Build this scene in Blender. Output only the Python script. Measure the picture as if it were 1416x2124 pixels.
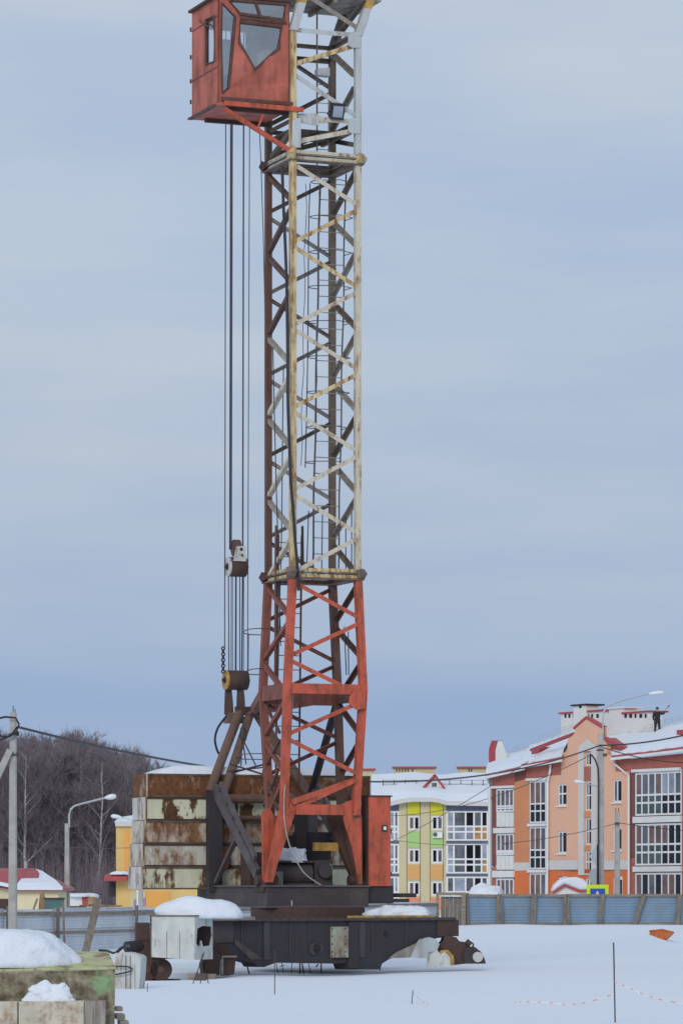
import bpy, bmesh, math, random
from mathutils import Vector, noise
from mathutils.geometry import tessellate_polygon

for _o in list(bpy.data.objects):
    bpy.data.objects.remove(_o, do_unlink=True)
scene = bpy.context.scene
COL = scene.collection
rnd = random.Random(11)

# ------------------------------------------------------------------ camera
F, HOR, CX, CAMZ = 8000.0, 1845.0, 708.0, 2.3      # focal length and horizon in photo pixels, eye height in metres
cam_d = bpy.data.cameras.new('camera')
cam = bpy.data.objects.new('camera', cam_d)
COL.objects.link(cam)
cam.location = (0, 0, CAMZ)
cam.rotation_euler = (math.radians(90), 0, 0)
cam_d.sensor_fit = 'VERTICAL'
cam_d.sensor_height = 36.0
cam_d.sensor_width = 24.0
cam_d.lens = 36.0 * F / 2124.0
cam_d.shift_y = (HOR - 1062.0) / 2124.0
cam_d.clip_start = 1.0
cam_d.clip_end = 6000.0
scene.camera = cam

# ------------------------------------------------------------------ sky
SUN_EL, SUN_AZ = 24.0, 196.0                         # degrees; azimuth clockwise from +Y (straight ahead)
world = bpy.data.worlds.new('World')
scene.world = world
world.use_nodes = True
wn, wl = world.node_tree.nodes, world.node_tree.links
wn.clear()
w_out = wn.new('ShaderNodeOutputWorld')
w_bg = wn.new('ShaderNodeBackground')
w_sky = wn.new('ShaderNodeTexSky')
w_sky.sky_type = 'NISHITA'
w_sky.sun_disc = False
w_sky.sun_elevation = math.radians(SUN_EL)
w_sky.sun_rotation = math.radians(SUN_AZ)
w_sky.dust_density = 2.0
w_bg.inputs['Strength'].default_value = 0.1
w_tc = wn.new('ShaderNodeTexCoord')
w_sep = wn.new('ShaderNodeSeparateXYZ')
wl.new(w_tc.outputs['Generated'], w_sep.inputs[0])
# overcast layer: blue-grey stratus, duller near the horizon and paler overhead
w_el = wn.new('ShaderNodeValToRGB')
wl.new(w_sep.outputs['Z'], w_el.inputs['Fac'])
cr = w_el.color_ramp
cr.elements[0].position = 0.0
cr.elements[0].color = (0.345, 0.455, 0.640, 1)
cr.elements[1].position = 1.0
cr.elements[1].color = (0.50, 0.575, 0.70, 1)
for pos, c in ((0.050, (0.325, 0.442, 0.650, 1)), (0.080, (0.402, 0.495, 0.655, 1)), (0.110, (0.452, 0.535, 0.665, 1)), (0.17, (0.448, 0.543, 0.690, 1)), (0.20, (0.478, 0.565, 0.695, 1)), (0.245, (0.53, 0.605, 0.715, 1)), (0.5, (0.53, 0.60, 0.715, 1))):
    e = cr.elements.new(pos)
    e.color = c
w_map = wn.new('ShaderNodeMapping')
w_map.inputs['Scale'].default_value = (4.5, 4.5, 26.0)
wl.new(w_tc.outputs['Generated'], w_map.inputs['Vector'])
w_n = wn.new('ShaderNodeTexNoise')
w_n.inputs['Scale'].default_value = 1.3
w_n.inputs['Detail'].default_value = 4.0
w_n.inputs['Roughness'].default_value = 0.5
wl.new(w_map.outputs[0], w_n.inputs['Vector'])
w_cr = wn.new('ShaderNodeMapRange')
w_cr.inputs['From Min'].default_value = 0.36
w_cr.inputs['From Max'].default_value = 0.64
w_cr.inputs['To Min'].default_value = 0.0
w_cr.inputs['To Max'].default_value = 1.0
wl.new(w_n.outputs['Fac'], w_cr.inputs['Value'])
w_mixc = wn.new('ShaderNodeMix')
w_mixc.data_type = 'RGBA'
w_mixc.blend_type = 'MULTIPLY'
w_mixc.inputs['Factor'].default_value = 1.0
w_tint = wn.new('ShaderNodeMix')
w_tint.data_type = 'RGBA'
w_tint.inputs[6].default_value = (0.91, 0.94, 0.99, 1)
w_tint.inputs[7].default_value = (1.11, 1.07, 1.01, 1)
wl.new(w_cr.outputs[0], w_tint.inputs['Factor'])
wl.new(w_el.outputs['Color'], w_mixc.inputs[6])
wl.new(w_tint.outputs[2], w_mixc.inputs[7])
w_gain = wn.new('ShaderNodeVectorMath')              # the cloud layer is ten times the 0.1 background strength
w_gain.operation = 'SCALE'
w_gain.inputs['Scale'].default_value = 10.0
wl.new(w_mixc.outputs[2], w_gain.inputs[0])
w_mix = wn.new('ShaderNodeMix')
w_mix.data_type = 'RGBA'
w_mix.inputs['Factor'].default_value = 0.93
wl.new(w_sky.outputs['Color'], w_mix.inputs[6])
wl.new(w_gain.outputs[0], w_mix.inputs[7])
wl.new(w_mix.outputs[2], w_bg.inputs['Color'])
wl.new(w_bg.outputs[0], w_out.inputs['Surface'])

# ------------------------------------------------------------------ sun behind thin cloud
sun_d = bpy.data.lights.new('sun', 'SUN')
sun_d.energy = 1.35
sun_d.angle = math.radians(22)
sun_d.color = (1.0, 0.95, 0.88)
sun = bpy.data.objects.new('sun', sun_d)
COL.objects.link(sun)
_el, _az = math.radians(SUN_EL), math.radians(SUN_AZ)
_dir = Vector((math.sin(_az) * math.cos(_el), math.cos(_az) * math.cos(_el), math.sin(_el)))
sun.rotation_euler = (-_dir).to_track_quat('-Z', 'Y').to_euler()
sun.location = (60, -60, 60)

vs = scene.view_settings
vs.view_transform = 'Standard'
vs.look = 'None'
vs.exposure = 0.0
vs.gamma = 1.0
vs.use_curve_mapping = False
scene.cycles.use_denoising = True
scene.cycles.max_bounces = 6
scene.cycles.transparent_max_bounces = 12

# ------------------------------------------------------------------ helpers
CAM = Vector((0, 0, CAMZ))
Z = Vector((0, 0, 1))

def at(px, py, Y):
    """world point seen at photo pixel (px, py) that stands Y metres ahead of the camera"""
    return Vector(((px - CX) / F * Y, Y, CAMZ + (HOR - py) / F * Y))

def hit(px, py, p0, n):
    d = Vector(((px - CX) / F, 1.0, (HOR - py) / F))
    t = (Vector(p0) - CAM).dot(n) / d.dot(n)
    return CAM + d * t

class MB:
    def __init__(self):
        self.v, self.f = [], []
    def add(self, vs_, fs):
        k = len(self.v)
        self.v += [Vector(p) for p in vs_]
        self.f += [tuple(i + k for i in f_) for f_ in fs]
        return self
    def box(self, c, ax, ay, az):
        c, ax, ay, az = Vector(c), Vector(ax), Vector(ay), Vector(az)
        p = [c + ax * i + ay * j + az * k for k in (-1, 1) for j in (-1, 1) for i in (-1, 1)]
        return self.add(p, [(0, 2, 3, 1), (4, 5, 7, 6), (0, 1, 5, 4), (2, 6, 7, 3), (0, 4, 6, 2), (1, 3, 7, 5)])
    def abox(self, x0, x1, y0, y1, z0, z1):
        return self.box(((x0 + x1) / 2, (y0 + y1) / 2, (z0 + z1) / 2), ((x1 - x0) / 2, 0, 0), (0, (y1 - y0) / 2, 0), (0, 0, (z1 - z0) / 2))
    def bar(self, p, q, w, h=None, up=Z):
        p, q = Vector(p), Vector(q)
        h = w if h is None else h
        d = (q - p)
        L = d.length
        if L < 1e-6: return self
        d /= L
        up = Vector(up)
        s = d.cross(up)
        if s.length < 1e-4: s = d.cross(Vector((1, 0, 0)))
        s.normalize()
        t = s.cross(d).normalized()
        return self.box((p + q) / 2, d * (L / 2), s * (w / 2), t * (h / 2))
    def angle(self, p, q, w, n, t=0.016):
        """L-section: one leg in the plane with normal n, one standing along n"""
        p, q, n = Vector(p), Vector(q), Vector(n).normalized()
        d = (q - p).normalized()
        s = n.cross(d).normalized()
        self.box((p + q) / 2, (q - p) / 2, s * (w / 2), n * (t / 2))
        o = s * (w / 2 - t / 2) - n * (w / 2 + t / 2)
        return self.box((p + q) / 2 + o, (q - p) / 2, s * (t / 2), n * (w / 2))
    def tube(self, p, q, r, n=8, r2=None, cap=True):
        p, q = Vector(p), Vector(q)
        r2 = r if r2 is None else r2
        d = (q - p).normalized()
        a = d.cross(Z)
        if a.length < 1e-3: a = d.cross(Vector((1, 0, 0)))
        a.normalize()
        b = d.cross(a)
        k = []
        for (c, rr) in ((p, r), (q, r2)):
            k += [c + (a * math.cos(2 * math.pi * i / n) + b * math.sin(2 * math.pi * i / n)) * rr for i in range(n)]
        fs = [(i, (i + 1) % n, n + (i + 1) % n, n + i) for i in range(n)]
        if cap: fs += [tuple(range(n - 1, -1, -1)), tuple(range(n, 2 * n))]
        return self.add(k, fs)
    def path(self, pts, r, n=6, closed=False):
        pts = [Vector(p) for p in pts]
        m = len(pts)
        vs_ = []
        for i, p in enumerate(pts):
            a = pts[(i - 1) % m] if (closed or i > 0) else p
            b = pts[(i + 1) % m] if (closed or i < m - 1) else p
            d = (b - a).normalized()
            s = d.cross(Vector((0.13, 0.21, 0.97)))
            if s.length < 1e-2: s = d.cross(Vector((1, 0, 0)))
            s.normalize()
            t = d.cross(s)
            rr = r[i] if isinstance(r, (list, tuple)) else r
            vs_ += [p + (s * math.cos(2 * math.pi * j / n) + t * math.sin(2 * math.pi * j / n)) * rr for j in range(n)]
        fs = []
        for i in range(m if closed else m - 1):
            k0, k1 = i * n, ((i + 1) % m) * n
            fs += [(k0 + j, k0 + (j + 1) % n, k1 + (j + 1) % n, k1 + j) for j in range(n)]
        if not closed: fs += [tuple(range(n - 1, -1, -1)), tuple(range((m - 1) * n, m * n))]
        return self.add(vs_, fs)
    def prism(self, pts, vec):
        pts = [Vector(p) for p in pts]
        vec = Vector(vec)
        n = len(pts)
        fs = [tuple(range(n)), tuple(range(2 * n - 1, n - 1, -1))]
        fs += [(i, n + i, n + (i + 1) % n, (i + 1) % n) for i in range(n)]
        return self.add(pts + [p + vec for p in pts], fs)
    def plate(self, outer, holes, fn, vec):
        loops = [list(outer)] + [list(h) for h in holes]
        tri = tessellate_polygon([[Vector((a, b, 0)) for a, b in lp] for lp in loops])
        flat = [p for lp in loops for p in lp]
        n = len(flat)
        vec = Vector(vec)
        w = [Vector(fn(*p)) for p in flat]
        fs = [tuple(t) for t in tri] + [tuple(i + n for i in reversed(t)) for t in tri]
        k = 0
        for lp in loops:
            m = len(lp)
            fs += [(k + i, n + k + i, n + k + (i + 1) % m, k + (i + 1) % m) for i in range(m)]
            k += m
        return self.add(w + [p + vec for p in w], fs)
    def disc_ring(self, c, axis, r0, r1, half, n=24):
        c, axis = Vector(c), Vector(axis).normalized()
        a = axis.cross(Z)
        if a.length < 1e-3: a = Vector((1, 0, 0))
        a.normalize()
        b = axis.cross(a)
        vs_ = []
        for i in range(n):
            e = a * math.cos(2 * math.pi * i / n) + b * math.sin(2 * math.pi * i / n)
            vs_ += [c + e * r0 - axis * half, c + e * r1 - axis * half, c + e * r1 + axis * half, c + e * r0 + axis * half]
        fs = []
        for i in range(n):
            j = (i + 1) % n
            for k in range(4):
                fs.append((i * 4 + k, i * 4 + (k + 1) % 4, j * 4 + (k + 1) % 4, j * 4 + k))
        return self.add(vs_, fs)

ORG = {}

def org(o):
    return ORG.get(o.name, Vector((0, 0, 0))) if o is not None else Vector((0, 0, 0))

def obj(name, mb, mat, parent=None, smooth=False, pivot=None):
    """links the shape as ONE mesh object; pivot = world point for a top-level mesh's origin"""
    base = org(parent) if parent is not None else (Vector(pivot) if pivot is not None else Vector((0, 0, 0)))
    me = bpy.data.meshes.new(name)
    me.from_pydata([tuple(p - base) for p in mb.v], [], mb.f)
    bm = bmesh.new()
    bm.from_mesh(me)
    bmesh.ops.recalc_face_normals(bm, faces=bm.faces)
    bm.to_mesh(me)
    bm.free()
    if smooth:
        for p in me.polygons: p.use_smooth = True
    me.materials.append(M[mat] if isinstance(mat, str) else mat)
    o = bpy.data.objects.new(name, me)
    COL.objects.link(o)
    if parent is not None:
        o.parent = parent
    else:
        o.location = base
    ORG[o.name] = base
    return o

def tag(o, label=None, cat=None, group=None, kind=None):
    if label: o['label'] = label
    if cat: o['category'] = cat
    if group: o['group'] = group
    if kind: o['kind'] = kind
    return o

def thing(name, loc, label, cat, group=None):
    o = bpy.data.objects.new(name, None)
    o.empty_display_size = 0.2
    COL.objects.link(o)
    o.location = loc
    ORG[o.name] = Vector(loc)
    return tag(o, label, cat, group)

def copy_tree(src, parent, delta, first=None):
    """copies an object and its children; delta moves the copy"""
    c = src.copy()
    COL.objects.link(c)
    c.parent = parent
    c.location = src.location + Vector(delta)
    ORG[c.name] = org(src)
    for ch in src.children:
        copy_tree(ch, c, (0, 0, 0))
    return c

# ------------------------------------------------------------------ materials
M = {}

def nodes_of(m):
    m.use_nodes = True
    nt = m.node_tree
    b = nt.nodes['Principled BSDF']
    return nt, nt.nodes, nt.links, b

def coords(nt, scale=(1, 1, 1), per_object=True):
    n, l = nt.nodes, nt.links
    tc = n.new('ShaderNodeTexCoord')
    mp = n.new('ShaderNodeMapping')
    mp.inputs['Scale'].default_value = scale
    if per_object:
        oi = n.new('ShaderNodeObjectInfo')
        sc = n.new('ShaderNodeMath')
        sc.operation = 'MULTIPLY'
        sc.inputs[1].default_value = 37.0
        l.new(oi.outputs['Random'], sc.inputs[0])
        ad = n.new('ShaderNodeVectorMath')
        ad.operation = 'ADD'
        l.new(tc.outputs['Object'], ad.inputs[0])
        l.new(sc.outputs[0], ad.inputs[1])
        l.new(ad.outputs[0], mp.inputs['Vector'])
    else:
        l.new(tc.outputs['Object'], mp.inputs['Vector'])
    return mp.outputs[0]

def noise_fac(nt, vec, scale, detail=6, rough=0.6, lo=None, hi=None):
    n, l = nt.nodes, nt.links
    t = n.new('ShaderNodeTexNoise')
    t.inputs['Scale'].default_value = scale
    t.inputs['Detail'].default_value = detail
    t.inputs['Roughness'].default_value = rough
    l.new(vec, t.inputs['Vector'])
    if lo is None: return t.outputs['Fac']
    r = n.new('ShaderNodeMapRange')
    r.inputs['From Min'].default_value = lo
    r.inputs['From Max'].default_value = hi
    l.new(t.outputs['Fac'], r.inputs['Value'])
    return r.outputs[0]

def mixc(nt, fac, a, b, mode='MIX'):
    m = nt.nodes.new('ShaderNodeMix')
    m.data_type = 'RGBA'
    m.blend_type = mode
    if isinstance(fac, (int, float)): m.inputs['Factor'].default_value = fac
    else: nt.links.new(fac, m.inputs['Factor'])
    for i, c in ((6, a), (7, b)):
        if isinstance(c, (tuple, list)): m.inputs[i].default_value = (c[0], c[1], c[2], 1)
        else: nt.links.new(c, m.inputs[i])
    return m.outputs[2]

def bump(nt, h, strength, dist=0.02):
    b = nt.nodes.new('ShaderNodeBump')
    b.inputs['Strength'].default_value = strength
    b.inputs['Distance'].default_value = dist
    nt.links.new(h, b.inputs['Height'])
    return b.outputs[0]

def plain(name, col, rough=0.7, var=0.25, scale=3.0, metal=0.0, bmp=0.0, stretch=(1, 1, 1), dirt=None):
    m = bpy.data.materials.new(name)
    nt, n, l, b = nodes_of(m)
    vec = coords(nt, stretch)
    f1 = noise_fac(nt, vec, scale, 7, 0.62, 0.3, 0.7)
    c = mixc(nt, f1, tuple(x * (1 - var) for x in col), tuple(min(1, x * (1 + var * 0.6)) for x in col))
    if dirt:
        f2 = noise_fac(nt, vec, scale * 0.55, 8, 0.7, 0.5, 0.72)
        c = mixc(nt, f2, c, dirt)
    l.new(c, b.inputs['Base Color'])
    b.inputs['Roughness'].default_value = rough
    b.inputs['Metallic'].default_value = metal
    if bmp: l.new(bump(nt, f1, bmp), b.inputs['Normal'])
    M[name] = m
    return m

def rusty(name, paint, cover=0.5, edge=0.05, scale=1.6, stretch=(1, 1, 0.55), rust=(0.23, 0.085, 0.028), dark=(0.05, 0.026, 0.016), rough=0.7, streak=0.5):
    """peeling paint over rust; cover = share of rust"""
    m = bpy.data.materials.new(name)
    nt, n, l, b = nodes_of(m)
    vec = coords(nt, stretch)
    big = noise_fac(nt, vec, scale, 9, 0.68)
    vs2 = coords(nt, (2.4, 2.4, 0.22))
    strk = noise_fac(nt, vs2, scale * 1.5, 6, 0.6)
    add = n.new('ShaderNodeMix')
    add.data_type = 'FLOAT'
    add.inputs['Factor'].default_value = streak
    l.new(big, add.inputs[2])
    l.new(strk, add.inputs[3])
    th = 0.5 + (0.5 - cover) * 0.30
    r = n.new('ShaderNodeMapRange')
    r.inputs['From Min'].default_value = th - edge
    r.inputs['From Max'].default_value = th + edge
    l.new(add.outputs[0], r.inputs['Value'])
    fr = r.outputs[0]
    fine = noise_fac(nt, vec, scale * 4.2, 8, 0.7, 0.32, 0.68)
    rustc = mixc(nt, fine, dark, rust)
    pf = noise_fac(nt, vec, scale * 1.1, 6, 0.6, 0.3, 0.7)
    pc = mixc(nt, pf, tuple(x * 0.80 for x in paint), tuple(min(1, x * 1.08) for x in paint))
    # faint rust tint running over the paint
    tint = noise_fac(nt, vs2, scale * 2.4, 5, 0.6, 0.48, 0.8)
    tm = n.new('ShaderNodeMath')
    tm.operation = 'MULTIPLY'
    tm.inputs[1].default_value = 0.45
    l.new(tint, tm.inputs[0])
    pc = mixc(nt, tm.outputs[0], pc, tuple(0.55 * p + 0.45 * q for p, q in zip(paint, rust)))
    c = mixc(nt, fr, pc, rustc)
    l.new(c, b.inputs['Base Color'])
    rr = n.new('ShaderNodeMapRange')
    rr.inputs['To Min'].default_value = rough - 0.12
    rr.inputs['To Max'].default_value = 0.92
    l.new(fr, rr.inputs['Value'])
    l.new(rr.outputs[0], b.inputs['Roughness'])
    l.new(bump(nt, add.outputs[0], 0.35, 0.012), b.inputs['Normal'])
    M[name] = m
    return m

def glassy(name, col, rough=0.08, spec=0.5, var=0.3):
    m = bpy.data.materials.new(name)
    nt, n, l, b = nodes_of(m)
    vec = coords(nt, (1, 1, 1))
    f1 = noise_fac(nt, vec, 1.1, 3, 0.5, 0.35, 0.65)
    l.new(mixc(nt, f1, tuple(x * (1 - var) for x in col), tuple(x * (1 + var) for x in col)), b.inputs['Base Color'])
    b.inputs['Roughness'].default_value = rough
    b.inputs['Specular IOR Level'].default_value = spec
    M[name] = m

def clear_glass(name, tint, gloss=0.25):
    m = bpy.data.materials.new(name)
    m.use_nodes = True
    nt = m.node_tree
    n, l = nt.nodes, nt.links
    n.clear()
    out = n.new('ShaderNodeOutputMaterial')
    tr = n.new('ShaderNodeBsdfTransparent')
    tr.inputs[0].default_value = (*tint, 1)
    gl = n.new('ShaderNodeBsdfGlossy')
    gl.inputs['Roughness'].default_value = 0.06
    gl.inputs[0].default_value = (0.9, 0.95, 1, 1)
    mx = n.new('ShaderNodeMixShader')
    mx.inputs[0].default_value = gloss
    l.new(tr.outputs[0], mx.inputs[1])
    l.new(gl.outputs[0], mx.inputs[2])
    l.new(mx.outputs[0], out.inputs[0])
    M[name] = m

def snow_mat(name, col, scale, strength):
    m = bpy.data.materials.new(name)
    nt, n, l, b = nodes_of(m)
    vec = coords(nt, (1, 1, 1), False)
    f1 = noise_fac(nt, vec, scale, 8, 0.6)
    f2 = noise_fac(nt, vec, scale * 9, 4, 0.6)
    c = mixc(nt, f1, tuple(x * 0.955 for x in col), col)
    l.new(c, b.inputs['Base Color'])
    b.inputs['Roughness'].default_value = 0.85
    b.inputs['Specular IOR Level'].default_value = 0.2
    s = n.new('ShaderNodeMath')
    s.operation = 'ADD'
    l.new(f1, s.inputs[0])
    mu = n.new('ShaderNodeMath')
    mu.operation = 'MULTIPLY'
    mu.inputs[1].default_value = 0.15
    l.new(f2, mu.inputs[0])
    l.new(mu.outputs[0], s.inputs[1])
    l.new(bump(nt, s.outputs[0], strength, 0.15), b.inputs['Normal'])
    M[name] = m

snow_mat('snow', (0.77, 0.83, 0.91), 0.5, 0.42)
snow_mat('snow_lump', (0.73, 0.79, 0.87), 2.6, 0.55)
rusty('crane_red', (0.54, 0.098, 0.052), 0.31, 0.10, 2.8, rust=(0.22, 0.075, 0.03), dark=(0.10, 0.035, 0.02), streak=0.35)
rusty('cab_red', (0.50, 0.13, 0.092), 0.33, 0.11, 1.5, rust=(0.27, 0.075, 0.035), dark=(0.12, 0.045, 0.03), streak=0.3)
rusty('crane_brown', (0.118, 0.066, 0.060), 0.45, 0.12, 2.6, rust=(0.12, 0.045, 0.022), dark=(0.05, 0.028, 0.022))
rusty('red_brown', (0.27, 0.082, 0.062), 0.42, 0.12, 2.6, rust=(0.17, 0.06, 0.034), dark=(0.075, 0.036, 0.03))  # darker red-brown, mostly for the left and rear faces
rusty('cream', (0.57, 0.53, 0.42), 0.27, 0.06, 3.2, rust=(0.34, 0.15, 0.06), dark=(0.11, 0.055, 0.03), streak=0.35)
rusty('cream_rust', (0.64, 0.52, 0.28), 0.43, 0.07, 3.0, rust=(0.34, 0.16, 0.06), dark=(0.13, 0.065, 0.035))
rusty('pale_grey', (0.48, 0.52, 0.53), 0.10, 0.12, 1.4, rust=(0.32, 0.17, 0.09), dark=(0.14, 0.09, 0.06))
rusty('grey_brown', (0.20, 0.17, 0.14), 0.45, 0.2, 1.6, rust=(0.13, 0.075, 0.045), dark=(0.055, 0.038, 0.03))
rusty('old_grey', (0.36, 0.34, 0.30), 0.33, 0.16, 1.6, rust=(0.16, 0.10, 0.065), dark=(0.08, 0.055, 0.045))
plain('yellow_paint', (0.46, 0.28, 0.07), 0.7, 0.35, 4, dirt=(0.16, 0.09, 0.045))
rusty('black_steel', (0.027, 0.025, 0.034), 0.30, 0.14, 2.4, rust=(0.055, 0.038, 0.032), dark=(0.026, 0.022, 0.025), streak=0.3)
plain('dark_steel', (0.056, 0.045, 0.050), 0.65, 0.3, 1.6, dirt=(0.10, 0.08, 0.06))
plain('grey_steel', (0.10, 0.088, 0.095), 0.6, 0.3, 1.8, dirt=(0.055, 0.045, 0.045))
rusty('brown_steel', (0.055, 0.036, 0.036), 0.5, 0.2, 1.4, rust=(0.11, 0.045, 0.025), dark=(0.035, 0.024, 0.024))
rusty('tube_brown', (0.16, 0.10, 0.08), 0.45, 0.2, 1.3, rust=(0.17, 0.075, 0.04), dark=(0.065, 0.045, 0.04))
plain('cable', (0.022, 0.021, 0.030), 0.55, 0.2, 8)
plain('rope', (0.035, 0.036, 0.058), 0.6, 0.3, 12)
plain('pale_hose', (0.36, 0.34, 0.32), 0.6, 0.2, 5)
clear_glass('cab_glass', (0.72, 0.76, 0.80), 0.36)
plain('interior', (0.34, 0.33, 0.34), 0.8, 0.3, 2)
plain('interior_pale', (0.68, 0.67, 0.64), 0.8, 0.2, 2)
plain('concrete', (0.40, 0.40, 0.385), 0.85, 0.18, 2.5, bmp=0.15, dirt=(0.29, 0.285, 0.27))
plain('lamp_metal', (0.45, 0.47, 0.49), 0.45, 0.1, 4, metal=0.3)
plain('lamp_head', (0.72, 0.74, 0.76), 0.4, 0.06, 4)
plain('wood_grey', (0.20, 0.175, 0.15), 0.85, 0.35, 3, stretch=(3, 3, 0.6), bmp=0.3, dirt=(0.10, 0.085, 0.075))
plain('wood_rail', (0.27, 0.225, 0.19), 0.85, 0.3, 3, stretch=(0.6, 0.6, 4), bmp=0.3, dirt=(0.13, 0.105, 0.09))
plain('wood_fresh', (0.36, 0.23, 0.12), 0.8, 0.4, 3)
plain('sheet_pale', (0.66, 0.70, 0.74), 0.5, 0.12, 0.8, dirt=(0.52, 0.55, 0.57))
plain('sheet_blue', (0.22, 0.32, 0.44), 0.5, 0.16, 0.7, metal=0.1, dirt=(0.20, 0.235, 0.26))
plain('white', (0.72, 0.73, 0.73), 0.6, 0.06, 2)
plain('white_wall', (0.70, 0.70, 0.68), 0.8, 0.06, 1.2)
plain('peach', (0.72, 0.42, 0.285), 0.85, 0.06, 0.7)
plain('orange_wall', (0.60, 0.245, 0.115), 0.85, 0.08, 0.8)
plain('orange_base', (0.66, 0.165, 0.05), 0.85, 0.08, 0.8)
plain('brick_red', (0.40, 0.125, 0.095), 0.85, 0.12, 1.5)
plain('dark_red', (0.20, 0.07, 0.06), 0.85, 0.12, 1.5)
plain('grey_trim', (0.58, 0.57, 0.55), 0.85, 0.06, 1)
plain('roof_red', (0.36, 0.045, 0.05), 0.45, 0.15, 1)
plain('red_trim', (0.40, 0.05, 0.055), 0.5, 0.15, 1)
plain('beige', (0.57, 0.50, 0.31), 0.85, 0.05, 0.6)
plain('panel_yellow', (0.58, 0.55, 0.04), 0.8, 0.05, 1)
plain('panel_lime', (0.36, 0.56, 0.20), 0.8, 0.05, 1)
plain('panel_orange', (0.64, 0.36, 0.13), 0.8, 0.05, 1)
plain('panel_salmon', (0.72, 0.25, 0.15), 0.8, 0.05, 1)
plain('slate', (0.12, 0.135, 0.20), 0.8, 0.1, 1)
plain('shop_yellow', (0.66, 0.46, 0.17), 0.85, 0.08, 0.8)
plain('shop_orange', (0.72, 0.36, 0.09), 0.85, 0.06, 0.8)
plain('shed_wall', (0.70, 0.65, 0.42), 0.85, 0.08, 1)
glassy('glass_dark', (0.012, 0.013, 0.020), 0.08, 0.22)
glassy('glass_grey', (0.11, 0.12, 0.145), 0.12, 0.35)  # opaque pane, grey of the reflected sky put into its colour
glassy('glass_sky', (0.27, 0.31, 0.38), 0.12)  # opaque pane, paler sky reflection painted in as base colour
glassy('glass_brown', (0.17, 0.105, 0.097), 0.15, 0.3)
glassy('glass_green', (0.075, 0.095, 0.095), 0.12, 0.3)
glassy('glass_orange', (0.42, 0.22, 0.08), 0.15)
plain('black', (0.012, 0.012, 0.014), 0.7, 0.2, 4)
plain('sign_yellow', (0.62, 0.80, 0.012), 0.5, 0.04, 1)
plain('sign_blue', (0.012, 0.075, 0.42), 0.5, 0.04, 1)
plain('sign_back', (0.33, 0.36, 0.40), 0.5, 0.08, 2, metal=0.3)
plain('orange_plastic', (0.55, 0.14, 0.025), 0.5, 0.25, 5, dirt=(0.30, 0.07, 0.02))
plain('tape_red', (0.72, 0.38, 0.26), 0.6, 0.1, 4)
plain('tape_white', (0.78, 0.78, 0.80), 0.6, 0.05, 4)
plain('bin_teal', (0.055, 0.13, 0.125), 0.6, 0.2, 2)
plain('mural_violet', (0.33, 0.25, 0.40), 0.8, 0.2, 3)
plain('twigs', (0.205, 0.175, 0.190), 0.9, 0.3, 0.3)
plain('twigs_dark', (0.16, 0.130, 0.145), 0.9, 0.3, 0.3)
plain('bark', (0.13, 0.108, 0.105), 0.9, 0.35, 2)
plain('birch_bark', (0.42, 0.39, 0.38), 0.8, 0.3, 3, stretch=(1, 1, 2), dirt=(0.10, 0.09, 0.09))
plain('skin_tone', (0.45, 0.26, 0.18), 0.6, 0.1, 5)
plain('jacket', (0.016, 0.017, 0.022), 0.85, 0.3, 6)
plain('trousers', (0.030, 0.026, 0.030), 0.85, 0.3, 6)
plain('boots', (0.012, 0.011, 0.011), 0.6, 0.3, 6)
# counterweight slabs, each weathered its own way
rusty('slab_rust', (0.48, 0.40, 0.30), 0.88, 0.06, 1.8, rust=(0.22, 0.088, 0.032), dark=(0.065, 0.03, 0.017), streak=0.2)
rusty('slab_peel', (0.62, 0.62, 0.45), 0.46, 0.015, 0.9, rust=(0.12, 0.055, 0.02), dark=(0.05, 0.026, 0.014), streak=0.15)
rusty('slab_mixed', (0.54, 0.46, 0.38), 0.57, 0.07, 1.9, rust=(0.27, 0.125, 0.05), dark=(0.085, 0.042, 0.024), streak=0.2)
rusty('slab_streak', (0.56, 0.54, 0.47), 0.44, 0.06, 1.7, rust=(0.28, 0.155, 0.075), dark=(0.12, 0.065, 0.038), streak=0.25)
rusty('slab_cream', (0.62, 0.615, 0.45), 0.36, 0.03, 1.7, rust=(0.15, 0.075, 0.03), dark=(0.07, 0.04, 0.02), streak=0.25)
rusty('slab_end', (0.57, 0.57, 0.54), 0.32, 0.05, 2.0, rust=(0.26, 0.13, 0.06), dark=(0.12, 0.06, 0.04), streak=0.3)
rusty('slab_dark', (0.18, 0.16, 0.11), 0.6, 0.12, 0.9, rust=(0.085, 0.05, 0.025), dark=(0.035, 0.024, 0.016), streak=0.4)  # dark brown for the rim strips along the slab joints
rusty('plate_green', (0.36, 0.39, 0.31), 0.45, 0.1, 2.4, rust=(0.22, 0.12, 0.055), dark=(0.12, 0.08, 0.05), streak=0.3)
rusty('old_box', (0.53, 0.56, 0.54), 0.17, 0.07, 3.4, rust=(0.30, 0.17, 0.09), dark=(0.14, 0.085, 0.055), streak=0.3)
# foreground block: mossy yellow-green paint over grimy concrete
rusty('block_green', (0.47, 0.48, 0.24), 0.33, 0.06, 3.2, rust=(0.24, 0.155, 0.10), dark=(0.13, 0.10, 0.07), stretch=(1, 1, 1), streak=0.1)
rusty('block_grime', (0.33, 0.31, 0.21), 0.55, 0.09, 4.5, rust=(0.15, 0.115, 0.065), dark=(0.06, 0.048, 0.035), stretch=(1, 1, 1), streak=0.2)
rusty('block_face', (0.52, 0.49, 0.40), 0.33, 0.08, 4.0, rust=(0.36, 0.20, 0.095), dark=(0.18, 0.135, 0.095), stretch=(1, 1, 1), streak=0.2)

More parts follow.
